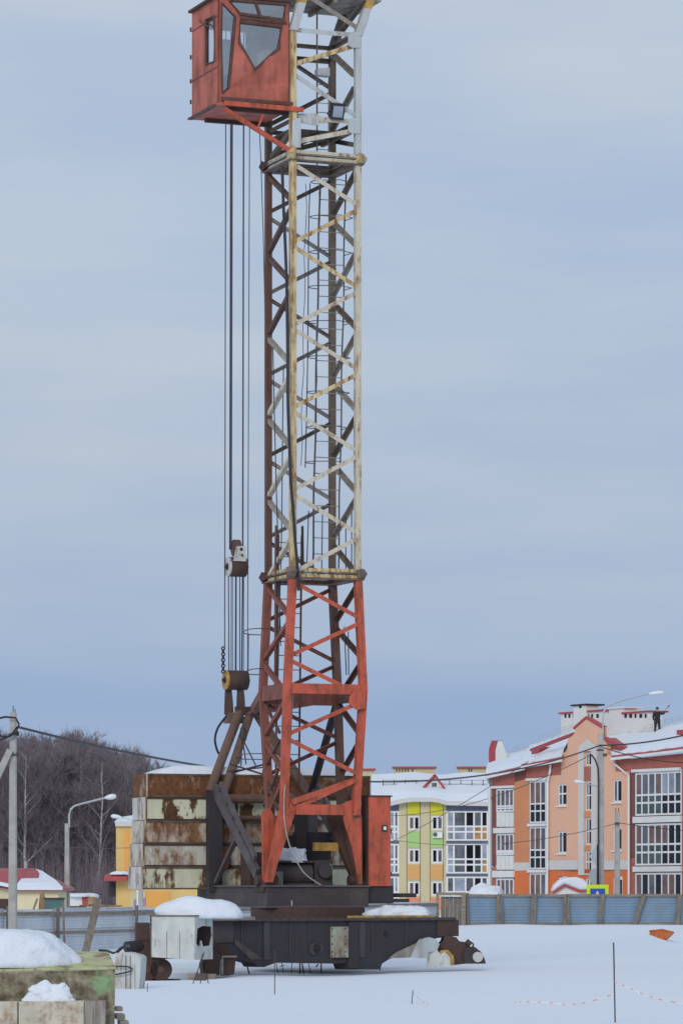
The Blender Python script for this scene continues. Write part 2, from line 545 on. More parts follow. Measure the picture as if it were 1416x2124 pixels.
_m = M['block_grime']
_nt = _m.node_tree
_b = _nt.nodes['Principled BSDF']
_src = _b.inputs['Base Color'].links[0].from_socket
_geo = _nt.nodes.new('ShaderNodeNewGeometry')
_ds = _nt.nodes.new('ShaderNodeVectorMath')
_ds.operation = 'DISTANCE'
_nt.links.new(_geo.outputs['Position'], _ds.inputs[0])
_ds.inputs[1].default_value = tuple(at(214, 2040, 55.3))
_nz = noise_fac(_nt, _geo.outputs['Position'], 9.0, 6, 0.65)
_mm = _nt.nodes.new('ShaderNodeMath')
_mm.operation = 'MULTIPLY_ADD'
_mm.inputs[1].default_value = 0.34
_nt.links.new(_nz, _mm.inputs[0])
_nt.links.new(_ds.outputs['Value'], _mm.inputs[2])
_mr = _nt.nodes.new('ShaderNodeMapRange')
_mr.inputs['From Min'].default_value = 0.37
_mr.inputs['From Max'].default_value = 0.26
_nt.links.new(_mm.outputs[0], _mr.inputs['Value'])
_nt.links.new(mixc(_nt, _mr.outputs[0], _src, (0.22, 0.36, 0.18)), _b.inputs['Base Color'])

# ------------------------------------------------------------------ the setting: snow-covered ground
def gz(x, y):
    """height of the snow surface"""
    h = 0.10 * noise.noise(Vector((x * 0.10, y * 0.045, 1.7))) + 0.05 * noise.noise(Vector((x * 0.35, y * 0.16, 4.1)))
    h += 0.012 * noise.noise(Vector((x * 1.3, y * 0.9, 9.3)))
    near = max(0.0, min(1.0, (260 - y) / 40.0))
    h *= near
    # drift along the far fence, dug-out hollow by the left bogie, ridge right of it, furrow near the orange tub
    h += 0.22 * math.exp(-((y - 226) / 14.0) ** 2) * max(0, min(1, (x + 2) / 8.0))
    h -= 0.34 * math.exp(-((x + 5.6) / 1.9) ** 2 - ((y - 104) / 3.4) ** 2)
    h -= 0.10 * math.exp(-((x + 0.2) / 3.0) ** 2 - ((y - 109) / 4.0) ** 2)
    s = ((x - 5.6) * 36 - (y - 131) * 7.7) / 36.8
    t = max(0.0, min(1.0, (y - 140) / 26.0))
    h += (0.34 * math.exp(-((s + 1.1) / 1.1) ** 2) - 0.16 * math.exp(-((s - 0.8) / 1.2) ** 2)) * t * max(0.0, min(1.0, (182 - y) / 10.0)) * (1 if -6 < s < 6 else 0)
    return h

def axis_lines(segs):
    out = []
    for a, b, st in segs:
        n = max(1, int(round((b - a) / st)))
        out += [a + (b - a) * i / n for i in range(n)]
    return out + [segs[-1][1]]

gx = axis_lines([(-3000, -400, 650), (-400, -60, 40), (-60, -16, 3), (-16, 30, 0.45), (30, 80, 4), (80, 400, 40), (400, 3000, 650)])
gy = axis_lines([(-300, 40, 40), (40, 60, 2), (60, 130, 0.5), (130, 260, 1.6), (260, 500, 20), (500, 3500, 500)])
g = MB()
nx, ny = len(gx), len(gy)
g.v = [Vector((x, y, gz(x, y) if (-60 < x < 80 and 40 < y < 300) else 0.0)) for y in gy for x in gx]
g.f = [(j * nx + i, j * nx + i + 1, (j + 1) * nx + i + 1, (j + 1) * nx + i) for j in range(ny - 1) for i in range(nx - 1)]
tag(obj('snow_ground', g, 'snow', smooth=True), 'smooth untouched snow covering the whole site', kind='structure')

def lump(pts_r, c, h, seed, flat=0.55, n=48, m=16, rot=0.0, rough=0.10, sink=0.05, lean=0.0):
    """heap of snow with an uneven outline; pts_r = (rx, ry); lean shifts the top sideways"""
    mb = MB()
    rx, ry = pts_r
    ca, sa = math.cos(rot), math.sin(rot)
    vs_ = []
    sc = max(rx, ry)
    for j in range(m + 1):
        t = j / m
        for i in range(n):
            a = 2 * math.pi * i / n
            k = math.cos(t * math.pi / 2) ** flat if t < 1 else 0.0
            x, y = rx * k * math.cos(a), ry * k * math.sin(a)
            zz = h * math.sin(t * math.pi / 2)
            p = Vector((x / sc, y / sc, zz / sc))
            f_ = 1 + rough * (1.7 * noise.noise(p * 1.6 + Vector((seed, 0, 0))) + 0.9 * noise.noise(p * 3.7 + Vector((0, seed, 0))) + 0.55 * noise.noise(p * 8.0 + Vector((0, 0, seed))) + 0.3 * noise.noise(p * 17.0 + Vector((seed, 0, seed))))
            x, y = x * f_ + lean * zz, y * f_
            zz *= 1 + rough * (2.2 * noise.noise(Vector((x / sc * 1.9, y / sc * 1.9, seed + 5))) + 0.9 * noise.noise(Vector((x / sc * 4.5, y / sc * 4.5, seed + 8))) + 0.4 * noise.noise(Vector((x / sc * 11, y / sc * 11, seed + 3))))
            vs_.append(Vector(c) + Vector((x * ca - y * sa, x * sa + y * ca, zz - (sink if j == 0 else 0))))
    fs = []
    for j in range(m):
        for i in range(n):
            fs.append((j * n + i, j * n + (i + 1) % n, (j + 1) * n + (i + 1) % n, (j + 1) * n + i))
    fs.append(tuple(range(n - 1, -1, -1)))
    fs.append(tuple(range(m * n, m * n + n)))
    return mb.add(vs_, fs)

# ------------------------------------------------------------------ walls that face any way
class Wall:
    def __init__(s, p0, d):
        s.p0 = Vector(p0)
        s.d = Vector((d[0], d[1], 0)).normalized()
        s.n = Vector((s.d.y, -s.d.x, 0))
        if s.n.dot(CAM - s.p0) < 0: s.n = -s.n
    def pt(s, px, py, off=0.0):
        return hit(px, py, s.p0 + s.n * off, s.n)
    def sz(s, px, py):
        p = s.pt(px, py)
        return (p - s.p0).dot(s.d), p.z
    def w(s, t, z, off=0.0):
        p = s.p0 + s.d * t + s.n * off
        return Vector((p.x, p.y, z))
    def rect(s, x0, x1, y0, y1):
        ym, xm = (y0 + y1) / 2, (x0 + x1) / 2
        a, b = s.sz(x0, ym)[0], s.sz(x1, ym)[0]
        return min(a, b), max(a, b), s.sz(xm, y1)[1], s.sz(xm, y0)[1]
    def box(s, mb, x0, x1, y0, y1, o0, o1):
        t0, t1, z0, z1 = s.rect(x0, x1, y0, y1)
        return s.tbox(mb, t0, t1, z0, z1, o0, o1)
    def tbox(s, mb, t0, t1, z0, z1, o0, o1):
        c = s.w((t0 + t1) / 2, (z0 + z1) / 2, (o0 + o1) / 2)
        return mb.box(c, s.d * ((t1 - t0) / 2), s.n * ((o1 - o0) / 2), Z * ((z1 - z0) / 2))

def window(wall, parent, x0, x1, y0, y1, xs, rows, mats, bar=0.07, off=-0.12, name='window', framemat='white', sill=False):
    """frame with bars, each pane a sub-part; xs, rows = inner division fractions; mats = list of rows of pane materials"""
    t0, t1, z0, z1 = wall.rect(x0, x1, y0, y1)
    fr = MB()
    us = [0.0] + list(xs) + [1.0]
    vs_ = [0.0] + list(rows) + [1.0]
    for i, u in enumerate(us):
        c = t0 + (t1 - t0) * u
        a, b = c - bar / 2, c + bar / 2
        if i == 0: a, b = t0, t0 + bar
        if i == len(us) - 1: a, b = t1 - bar, t1
        wall.tbox(fr, a, b, z0, z1, off, off + 0.06)
    for i, u in enumerate(vs_):
        c = z1 - (z1 - z0) * u
        a, b = c - bar / 2, c + bar / 2
        if i == 0: a, b = z1 - bar, z1
        if i == len(vs_) - 1: a, b = z0, z0 + bar
        wall.tbox(fr, t0, t1, a, b, off - 0.004, off + 0.055)
    f_ = obj(name, fr, framemat, parent)
    if sill:
        sb = MB()
        wall.tbox(sb, t0 - 0.08, t1 + 0.08, z0 - 0.09, z0 - 0.003, off, 0.12)
        obj('sill', sb, framemat, f_)
    flip = wall.d.x < 0
    for r in range(len(vs_) - 1):
        for c in range(len(us) - 1):
            p = MB()
            ci = (len(us) - 2 - c) if flip else c
            wall.tbox(p, t0 + (t1 - t0) * us[c] + 0.01, t0 + (t1 - t0) * us[c + 1] - 0.01, z1 - (z1 - z0) * vs_[r + 1] + 0.01, z1 - (z1 - z0) * vs_[r] - 0.01, off + 0.012, off + 0.03)
            row = mats[r % len(mats)]
            obj('pane', p, row[ci % len(row)] if isinstance(row, (list, tuple)) else row, f_)
    return f_

def wall_plate(wall, outer, holes, depth=0.3):
    mb = MB()
    hs = []
    for (x0, x1, y0, y1) in holes:
        t0, t1, z0, z1 = wall.rect(x0, x1, y0, y1)
        hs.append([(t0, z0), (t1, z0), (t1, z1), (t0, z1)])
    return mb.plate([wall.sz(*p) for p in outer], hs, lambda t, z: wall.w(t, z), -wall.n * depth)

# ------------------------------------------------------------------ orange apartment house on the right
OW = Wall((at(1416, 1845, 240).x, 240, 0), (-1, 1.8))
house = thing('apartment_house', (OW.w(8, 0).x, OW.w(8, 0).y, 0), 'orange and peach three-storey apartment house with white glazed loggias', 'building')
GB = 1990                                        # lower edge of the walls, below the snow line
wins_peach = [(1156, 1174, 1626, 1671), (1156, 1174, 1724, 1770), (1270, 1288, 1617, 1664), (1270, 1288, 1717, 1764)]
stair = [(1213, 1227, 1561, 1588), (1213, 1227, 1621, 1681), (1213, 1227, 1697, 1752), (1213, 1227, 1766, 1811)]
obj('wall', wall_plate(OW, [(1137, 1803), (1137, 1580), (1160, 1578), (1160, 1562), (1176, 1560), (1176, 1534), (1192, 1520), (1192, 1511), (1218, 1489), (1250, 1509), (1250, 1534), (1258, 1545), (1258, 1566), (1276, 1566), (1276, 1600), (1306, 1600), (1306, 1803)], wins_peach + stair), 'peach', house)
obj('wall_base', wall_plate(OW, [(1137, GB), (1137, 1804), (1306, 1802), (1306, GB)], [(1157, 1176, 1818, 1866), (1213, 1227, 1822, 1870), (1270, 1290, 1818, 1866)]), 'orange_base', house)
for xa_, xb_ in ((1137, 1199), (1238, 1306)):
    b_ = MB()
    OW.box(b_, xa_, xb_, 1784, 1804, 0.004, 0.07)
    obj('band', b_, 'grey_trim', house)
# grey surround of the stair windows
s_ = wall_plate(OW, [(1201, 1815), (1201, 1550), (1219, 1533), (1238, 1548), (1238, 1815)], [(1212, 1228, 1558, 1812)], 0.10)
s_.v = [p + OW.n * 0.11 for p in s_.v]
obj('stair_surround', s_, 'grey_trim', house)
for (y0, y1, m_) in ((1590, 1619, 'brick_red'), (1683, 1695, 'orange_wall'), (1754, 1764, 'orange_wall')):
    q = MB()
    OW.box(q, 1211, 1229, y0, y1, 0.004, 0.06)
    obj('spandrel', q, m_, house)
q = MB()
q.prism([OW.pt(1211, 1561, 0.06), OW.pt(1229, 1560, 0.06), OW.pt(1229, 1556, 0.06), OW.pt(1220, 1549, 0.06), OW.pt(1211, 1556, 0.06)], -OW.n * 0.05)
obj('spandrel', q, 'orange_wall', house)
for k, (x0, x1, y0, y1) in enumerate(wins_peach):
    window(OW, house, x0, x1, y0, y1, (0.55,), (0.45,) if k == 0 else (), [['glass_grey', 'glass_dark']], 0.10, sill=True)
for k, (x0, x1, y0, y1) in enumerate(stair):
    window(OW, house, x0, x1, y0, y1, (0.62,), () if k == 0 else (0.48,), [['glass_grey', 'glass_dark']], 0.08)
for x0, x1 in ((1157, 1176), (1213, 1227), (1270, 1290)):
    window(OW, house, x0, x1, 1820, 1866, (0.5,), (), [['glass_brown', 'glass_dark']], 0.14)
# dark red fascia walls under the eaves, piers and pilasters
for pts, m_ in (([(1306, 1600), (1276, 1600), (1276, 1577), (1560, 1548), (1560, 1590)], 'brick_red'),
                ([(1014, 1632), (1014, 1614), (1067, 1598), (1067, 1628)], 'brick_red'),
                ([(1067, 1622), (1067, 1597), (1091, 1591), (1091, 1616)], 'dark_red'),
                ([(1091, 1616), (1091, 1590), (1163, 1574), (1163, 1607), (1140, 1609)], 'brick_red'),
                ([(1066, 1789), (1066, 1619), (1097, 1616), (1097, 1789)], 'orange_wall'),
                ([(1067, GB), (1067, 1806), (1097, 1805), (1097, GB)], 'orange_base'),
                ([(1066, 1806), (1066, 1789), (1097, 1789), (1097, 1805)], 'grey_trim'),
                ([(1305, 1780), (1305, 1601), (1317, 1600), (1317, 1780)], 'dark_red'),
                ([(1020, 1795), (1020, 1632), (1029, 1631), (1029, 1795)], 'dark_red'),
                ([(1012, GB), (1012, 1618), (1020, 1617), (1020, GB)], 'grey_trim'),
                ([(1020, GB), (1020, 1800), (1029, 1799), (1029, GB)], 'brick_red'),
                ([(1305, GB), (1305, 1781), (1317, 1780), (1317, GB)], 'brick_red')):
    q = wall_plate(OW, pts, [], 0.3)
    q.v = [p + OW.n * 0.02 for p in q.v]
    obj('wall_panel', q, m_, house)
# stepped red gable edges beside the stair tower
for pts in ([(1163, 1607), (1163, 1570), (1193, 1538), (1193, 1560), (1178, 1562), (1178, 1580), (1163, 1582)], [(1256, 1552), (1256, 1530), (1285, 1551), (1285, 1580), (1268, 1569)]):
    q = wall_plate(OW, pts, [], 0.4)
    q.v = [p - OW.n * 0.35 for p in q.v]
    obj('gable_step', q, 'brick_red', house)
# loggia glazing, storey by storey
BR = ['glass_brown', 'glass_grey', 'glass_brown']
def glaze(x0, x1, bands, cols, upper, lower, bar=0.10):
    for k, (y0, y1, ym) in enumerate(bands):
        fr_ = (ym - y0) / (y1 - y0)
        rows = (fr_, fr_ + (1 - fr_) * 0.38) if ym < y1 - 8 else ()
        window(OW, house, x0, x1, y0, y1, [(i + 1) / cols for i in range(cols - 1)], rows, [upper[k % len(upper)], lower[k % len(lower)], lower[k % len(lower)]], bar, -0.04, 'loggia_glazing')
glaze(1317, 1413, [(1601, 1691, 1648), (1708, 1795, 1751), (1810, 1880, 1880)], 7,
      [['glass_brown', 'glass_grey', 'glass_grey', 'glass_brown', 'glass_sky', 'glass_sky', 'glass_grey'], ['glass_brown', 'glass_grey', 'glass_brown', 'glass_brown', 'glass_brown', 'glass_dark', 'glass_dark'], ['glass_brown', 'glass_dark', 'glass_grey', 'glass_dark', 'glass_brown', 'glass_brown', 'glass_dark']],
      [['glass_green', 'glass_green', 'glass_green', 'glass_green', 'glass_dark', 'glass_dark', 'glass_dark']], 0.12)
glaze(1098, 1132, [(1620, 1707, 1667), (1715, 1803, 1763), (1811, 1880, 1880)], 3, [['glass_brown', 'glass_brown', 'glass_grey']], [['glass_dark']], 0.10)
glaze(1029, 1065, [(1636, 1684, 1672), (1729, 1774, 1765), (1822, 1880, 1880)], 4, [['glass_grey', 'glass_brown']], [['glass_grey']], 0.11)
for (y0, y1) in ((1684, 1716), (1774, 1805)):
    for i in range(4):
        q = MB()
        OW.box(q, 1029 + 9 * i + 0.4, 1038 + 9 * i - 0.4, y0 + 1, y1 - 1, -0.05, 0.02)
        obj('parapet_panel', q, 'white_wall', house)
for (x0, x1, y0, y1) in ((1315, 1414, 1693, 1706), (1315, 1414, 1797, 1808), (1312, 1412, 1594, 1600), (1096, 1134, 1708, 1714), (1096, 1134, 1804, 1810), (1093, 1134, 1614, 1619), (1026, 1067, 1717, 1728), (1024, 1067, 1806, 1820), (1018, 1067, 1630, 1635)):
    q = MB()
    OW.box(q, x0, x1, y0, y1, 0.0, 0.16)
    obj('loggia_slab', q, 'white_wall', house)
q = MB()
OW.box(q, 1413, 1560, 1601, 1990, -0.3, 0.01)
OW.box(q, 1317, 1413, 1600, 1990, -0.5, -0.2)
OW.box(q, 1029, 1132, 1632, 1990, -0.5, -0.33)
obj('inner_wall', q, 'brick_red', house)
for pts in ([(1272, 1576), (1273, 1584), (1303, 1609), (1303, 1880)], [(1141, 1586), (1140, 1600), (1135, 1622), (1134, 1880)], [(1010, 1610), (1012, 1625), (1015, 1640), (1015, 1880)]):
    q = MB()
    q.path([OW.pt(x, y, 0.16) for x, y in pts], 0.075, 8)
    obj('downpipe', q, 'white', house)
# roof: eaves, red sheet edge, thick snow
def strip(mb, a, b, thick=0.0):
    n = len(a)
    if not thick:
        return mb.add(a + b, [(i, i + 1, n + i + 1, n + i) for i in range(n - 1)])
    up = Vector((0, 0, thick))
    lo = a + b
    hi = [p + up for p in lo]
    fs = []
    for i in range(n - 1):
        fs += [(i, i + 1, n + i + 1, n + i), (2 * n + i, 2 * n + i + 1, 3 * n + i + 1, 3 * n + i)]
        fs += [(i, i + 1, 2 * n + i + 1, 2 * n + i), (n + i, n + i + 1, 3 * n + i + 1, 3 * n + i)]
    fs += [(0, n, 3 * n, 2 * n), (n - 1, 2 * n - 1, 4 * n - 1, 3 * n - 1)]
    return mb.add(lo + hi, fs)

def densify(pts, step):
    out = []
    for a, b in zip(pts[:-1], pts[1:]):
        n = max(1, int(abs(b[0] - a[0]) / step))
        out += [(a[0] + (b[0] - a[0]) * i / n, a[1] + (b[1] - a[1]) * i / n) for i in range(n)]
    return out + [pts[-1]]

def roof_part(eave, ridge, back, seed):
    """eave and ridge outlines as photo pixels with the same point count; ridge stands `back` metres behind the wall"""
    e = [OW.pt(x, y, 0.55) for x, y in eave]
    r = [OW.pt(x, y, -back) for x, y in ridge]
    q = MB()
    strip(q, e, r, 0.10)
    ro = obj('roof', q, 'roof_red', house)
    sv = MB()
    K = 8
    lines = []
    for k in range(K + 1):
        t = k / K
        row = []
        for i, (a, b) in enumerate(zip(e, r)):
            tt = 0.045 + 0.05 * noise.noise(Vector((i * 0.6, seed, 2.2))) + t * 0.95
            p = a.lerp(b, max(0.015, tt))
            edge = math.sin(min(1.0, t * 5 + 0.04) * math.pi / 2)
            row.append(p + Z * (0.12 + (0.26 + 0.10 * noise.noise(Vector((i * 0.33, k * 0.5, seed)))) * edge))
        lines.append(row)
    for a, b in zip(lines[:-1], lines[1:]): strip(sv, a, b)
    front = [p - Z * 0.2 for p in lines[0]]
    strip(sv, front, lines[0])
    obj('roof_snow', sv, 'snow_lump', ro, True)
    ed = MB()
    for a, b in zip(e[:-1], e[1:]): ed.bar(a - Z * 0.07, b - Z * 0.07, 0.16, 0.17)
    obj('gutter', ed, 'white', ro)
    so = MB()
    strip(so, [p - Z * 0.03 for p in e], [OW.pt(x, y, 0.0) - Z * 0.0 for x, y in eave], 0.03)
    obj('soffit', so, 'white_wall', ro)
    return ro, e, r

def resample(pts, n):
    out = []
    for i in range(n):
        f_ = i / (n - 1) * (len(pts) - 1)
        k = min(len(pts) - 2, int(f_))
        out.append((pts[k][0] + (pts[k + 1][0] - pts[k][0]) * (f_ - k), pts[k][1] + (pts[k + 1][1] - pts[k][1]) * (f_ - k)))
    return out

roof_part(resample([(1267, 1572), (1310, 1567), (1360, 1561), (1450, 1550), (1560, 1537)], 30), resample([(1258, 1537), (1303, 1533), (1352, 1527), (1450, 1496), (1560, 1484)], 30), 6.0, 3.0)
roof_part(resample([(1080, 1590), (1120, 1583), (1163, 1575)], 14), resample([(1098, 1557), (1146, 1541), (1194, 1521)], 14), 5.0, 6.0)
roof_part(resample([(1006, 1611), (1040, 1603), (1070, 1596), (1086, 1592)], 14), resample([(1014, 1584), (1042, 1577), (1074, 1569), (1106, 1561)], 14), 5.0, 9.0)
# red sheet on the exposed verge and gable copings
for pts, w_ in (([(1192, 1511), (1218, 1488), (1251, 1508)], 0.22), ([(1251, 1508), (1251, 1534)], 0.22), ([(1102, 1556), (1190, 1522)], 0.22), ([(1256, 1531), (1288, 1551)], 0.25)):
    q = MB()
    for a, b in zip(pts[:-1], pts[1:]):
        q.bar(OW.pt(*a, off=-0.1), OW.pt(*b, off=-0.1), 0.32, w_ * 0.7, up=Z)
    obj('coping', q, 'red_trim', house)
q = MB()
q.prism([OW.pt(1100, 1575, -1.0), OW.pt(1102, 1556, -1.0), OW.pt(1120, 1549, -1.0), OW.pt(1110, 1574, -1.0)], -OW.n * 1.2)
obj('verge', q, 'red_trim', house)
# vents and chimneys, white with red caps
def vent_stack(x0, x1, y0, y1, back, cap, slots, name='chimney', mat='white_wall', depth=1.0):
    W2 = Wall(OW.p0 - OW.n * back, OW.d)
    q = MB()
    W2.box(q, x0, x1, y0, y1, -depth, 0)
    c = obj(name, q, mat, house)
    if cap:
        q = MB()
        W2.box(q, x0 - 3, x1 + 3, y0 - 2.4, y0 + 1, -1.4, 0.12)
        obj('cap', q, cap, c)
    for (a, b, s0, s1) in slots:
        q = MB()
        W2.box(q, a, b, s0, s1, -0.05, 0.012)
        obj('vent_shade_patch', q, 'black', c)  # solid black box, the slot's inner shade put into its colour
vent_stack(1163, 1250, 1477, 1560, 6.5, 'red_trim', [(1170, 1174, 1481, 1489), (1178, 1182, 1481, 1489), (1187, 1191, 1481, 1489), (1216, 1221, 1481, 1489), (1225, 1229, 1481, 1489), (1236, 1241, 1481, 1489)])
vent_stack(1188, 1214, 1463, 1530, 6.3, 'black', [(1200, 1205, 1463, 1469)])
vent_stack(1262, 1293, 1469, 1570, 6.0, 'white_wall', [])
vent_stack(1293, 1346, 1478, 1560, 6.0, 'red_trim', [(1294, 1299, 1481, 1489), (1304, 1310, 1481, 1489), (1315, 1319, 1481, 1489), (1325, 1331, 1481, 1489), (1336, 1340, 1481, 1489)])
vent_stack(1250, 1255, 1506, 1534, 0.35, None, [], 'gable_flank', 'red_trim', 0.1)
q = MB()
W3 = Wall(OW.p0 - OW.n * 2.9, OW.d)
q.prism([W3.pt(1013, 1600), W3.pt(1013, 1554), W3.pt(1019, 1536), W3.pt(1032, 1536), W3.pt(1027, 1556), W3.pt(1027, 1600)], -OW.n * 0.3)
obj('gable_cap', q, 'red_trim', house)
q = MB()
q.prism([W3.pt(1027, 1602), W3.pt(1027, 1556), W3.pt(1032, 1537), W3.pt(1043, 1568), W3.pt(1043, 1602)], -OW.n * 0.3)
obj('gable_post', q, 'white_wall', house)
vent_stack(1402, 1440, 1513, 1523, 1.5, None, [], 'chimney', 'red_trim')
# snow guard railings
def railing(pts, hpx, back, name='roof_railing'):
    q = MB()
    a = [OW.pt(x, y, -back) for x, y in pts]
    for p in a:
        q.tube(p - Z * 0.2, p + Z * hpx / 32.0, 0.016, 5)
        q.tube(p + Z * hpx / 32.0, p + Z * -0.1 + OW.n * 0.5, 0.012, 5)
    for k in (0.35, 0.7, 1.0):
        q.path([p + Z * hpx / 32.0 * k for p in a], 0.010, 5)
    obj(name, q, 'lamp_metal', house)
railing([(1066 + 10 * i, 1566 - 2 * i) for i in range(4)], 20, 4.5)
railing([(1114 + 14 * i, 1547 - 5 * i) for i in range(6)], 20, 4.2)
railing([(1338 + 14 * i, 1527 - 4 * i) for i in range(7)], 22, 5.6)

# ------------------------------------------------------------------ beige apartment house further back
BW = Wall((0, 345, 0), (1, 0))
bh = thing('apartment_house', (BW.pt(880, 1845).x, 345, 0), 'beige apartment house with lime, yellow and orange panels between its windows', 'building')
bw = [(846, 871, 1692, 1722), (894, 919, 1692, 1722), (846, 871, 1760, 1791), (894, 919, 1760, 1791), (846, 871, 1828, 1858), (894, 919, 1828, 1858)]
obj('wall', wall_plate(BW, [(827, 1960), (827, 1668), (840, 1663), (860, 1660), (895, 1660), (912, 1663), (925, 1668), (925, 1960)], bw), 'beige', bh)
for k, (x0, x1, y0, y1) in enumerate(bw):
    window(BW, bh, x0, x1, y0, y1, (0.5,), (), [['glass_dark', 'glass_grey'] if k % 2 else ['glass_brown', 'glass_dark']], 0.16)
for x0 in (844, 892):
    for (y0, y1, m_) in ((1664, 1690, 'panel_yellow'), (1725, 1758, 'panel_lime'), (1794, 1825, 'panel_orange'), (1862, 1886, 'panel_salmon')):
        q = MB()
        BW.box(q, x0, x0 + 26, y0, y1, 0.0, 0.05)
        obj('colour_panel', q, m_, bh)
    for dx in (-1.2, 26.4):
        q = MB()
        BW.box(q, x0 + dx, x0 + dx + 1.2, 1663, 1886, 0.0, 0.03)
        obj('panel_joint', q, 'grey_brown', bh)
q = MB()
BW.box(q, 897, 917, 1726, 1738, 0.06, 0.35)
ac = obj('air_conditioner', q, 'white', bh)
q = MB()
c_ = BW.pt(902, 1731, 0.36)
q.tube(c_, c_ + Vector((0, -0.02, 0)), 0.2, 14)
obj('fan_grille', q, 'grey_steel', ac)
for (x0, x1, nc) in ((925, 1012, 5), (806, 827, 2)):
    for k, (y0, y1) in enumerate(((1682, 1744), (1750, 1812), (1818, 1880))):
        ups = [['glass_sky', 'glass_grey', 'glass_dark', 'glass_grey', 'glass_dark'], ['glass_sky', 'glass_grey', 'glass_dark', 'glass_dark', 'glass_sky'], ['glass_grey', 'glass_sky', 'glass_grey', 'glass_dark', 'glass_grey']][k]
        low = [['glass_sky', 'glass_sky', 'glass_sky', 'glass_orange', 'glass_orange'], ['glass_sky', 'glass_grey', 'glass_dark', 'glass_green', 'glass_orange'], ['glass_sky', 'glass_sky', 'glass_grey', 'glass_sky', 'glass_sky']][k]
        fx = (0.18, 0.46, 0.66, 0.84) if nc == 5 else (0.55,)
        window(BW, bh, x0, x1, y0, y1, fx, (0.52, 0.70), [ups, low, low], 0.15, -0.05, 'loggia_glazing')
    q = MB()
    BW.box(q, x0, x1, 1668, 1681, -0.1, 0.06)
    obj('fascia', q, 'slate', bh)
    for y0 in (1745, 1813):
        q = MB()
        BW.box(q, x0, x1, y0, y0 + 4, -0.1, 0.10)
        obj('floor_slab', q, 'slate', bh)
    q = MB()
    BW.box(q, x0, x1, 1668, 1960, -0.6, -0.35)
    obj('inner_wall', q, 'grey_trim', bh)
q = MB()
BW.box(q, 770, 806, 1668, 1960, -0.3, 0.0)
BW.box(q, 1012, 1060, 1668, 1960, -0.3, 0.0)
obj('side_wall', q, 'beige', bh)
# eaves bow up over the middle bay
ev = [(770, 1668), (806, 1667), (820, 1664), (836, 1660), (855, 1658), (895, 1658), (910, 1660), (925, 1665), (960, 1666), (1012, 1667), (1065, 1667)]
ev = densify(ev, 6)
e = [BW.pt(x, y, 0.9) for x, y in ev]
rg = [BW.pt(x, 1615 + 2.2 * math.sin(x * 0.05), -7.0) for x, y in ev]
q = MB()
strip(q, e, rg, 0.12)
ro = obj('roof', q, 'grey_trim', bh)
sv = MB()
rows_ = []
for k in range(7):
    t = k / 6
    rows_.append([a.lerp(b, 0.02 + 0.98 * t) + Z * (0.14 + (0.34 + 0.12 * noise.noise(Vector((i * 0.21, k * 0.4, 3.3)))) * math.sin(min(1, 4 * t + 0.1) * math.pi / 2)) for i, (a, b) in enumerate(zip(e, rg))])
for a, b in zip(rows_[:-1], rows_[1:]): strip(sv, a, b)
strip(sv, [p - Z * 0.3 for p in rows_[0]], rows_[0])
obj('roof_snow', sv, 'snow_lump', ro, True)
q = MB()
for a, b in zip(e[:-1], e[1:]): q.bar(a - Z * 0.08, b - Z * 0.08, 0.2, 0.28)
obj('gutter', q, 'grey_trim', ro)
q = MB()
strip(q, [p - Z * 0.06 for p in e], [BW.pt(x, y + 4, 0.0) for x, y in ev], 0.03)
obj('soffit', q, 'white_wall', ro)
DW = Wall((0, 347.0, 0), (1, 0))
q = MB()
q.prism([DW.pt(880, 1634), DW.pt(905, 1611), DW.pt(919, 1634)], Vector((0, 3.2, 0)))
dm = obj('dormer', q, 'white_wall', bh)
q = MB()
for a, b in (((877, 1634), (901, 1607)), ((901, 1607), (921, 1635))):
    q.bar(DW.pt(*a) + Vector((0, 1.5, 0)), DW.pt(*b) + Vector((0, 1.5, 0)), 3.6, 0.18, up=Z)
obj('dormer_roof', q, 'red_trim', dm)
q = MB()
DW.box(q, 895, 905, 1624, 1637, -0.05, 0.03)
obj('dormer_window', q, 'glass_grey', dm)
for (x0, x1, y0, y1, slots) in ((750, 776, 1596, 1622, ()), (816, 902, 1592, 1622, (821, 827, 833, 839, 845, 854)), (950, 1012, 1592, 1622, (971, 976))):
    CW = Wall((0, 353.5, 0), (1, 0))
    q = MB()
    CW.box(q, x0, x1, y0, y1, -1.5, 0)
    c = obj('chimney', q, 'beige', bh)
    q = MB()
    CW.box(q, x0 - 3, x1 + 3, y0 - 2, y0 + 1.6, -1.7, 0.25)
    obj('cap', q, 'red_trim', c)
    for s0 in slots:
        q = MB()
        CW.box(q, s0, s0 + 2.2, y0 + 3, y0 + 9, -0.05, 0.02)
        obj('vent_shade_patch', q, 'black', c)  # black box on the chimney face, shade of the slot as colour
for i in range(11):
    q = MB()
    p = BW.pt(794 + 23 * i, 1646, -3.2)
    q.tube(p - Z * 0.3, p + Z * 1.25, 0.04, 5)
    obj('snow_guard_post', q, 'grey_steel', bh)
q = MB()
for zz in (0.85, 1.2):
    q.path([BW.pt(794 + 23 * i, 1646, -3.2) + Z * zz for i in range(11)], 0.02, 5)
obj('snow_guard_rail', q, 'grey_steel', bh)

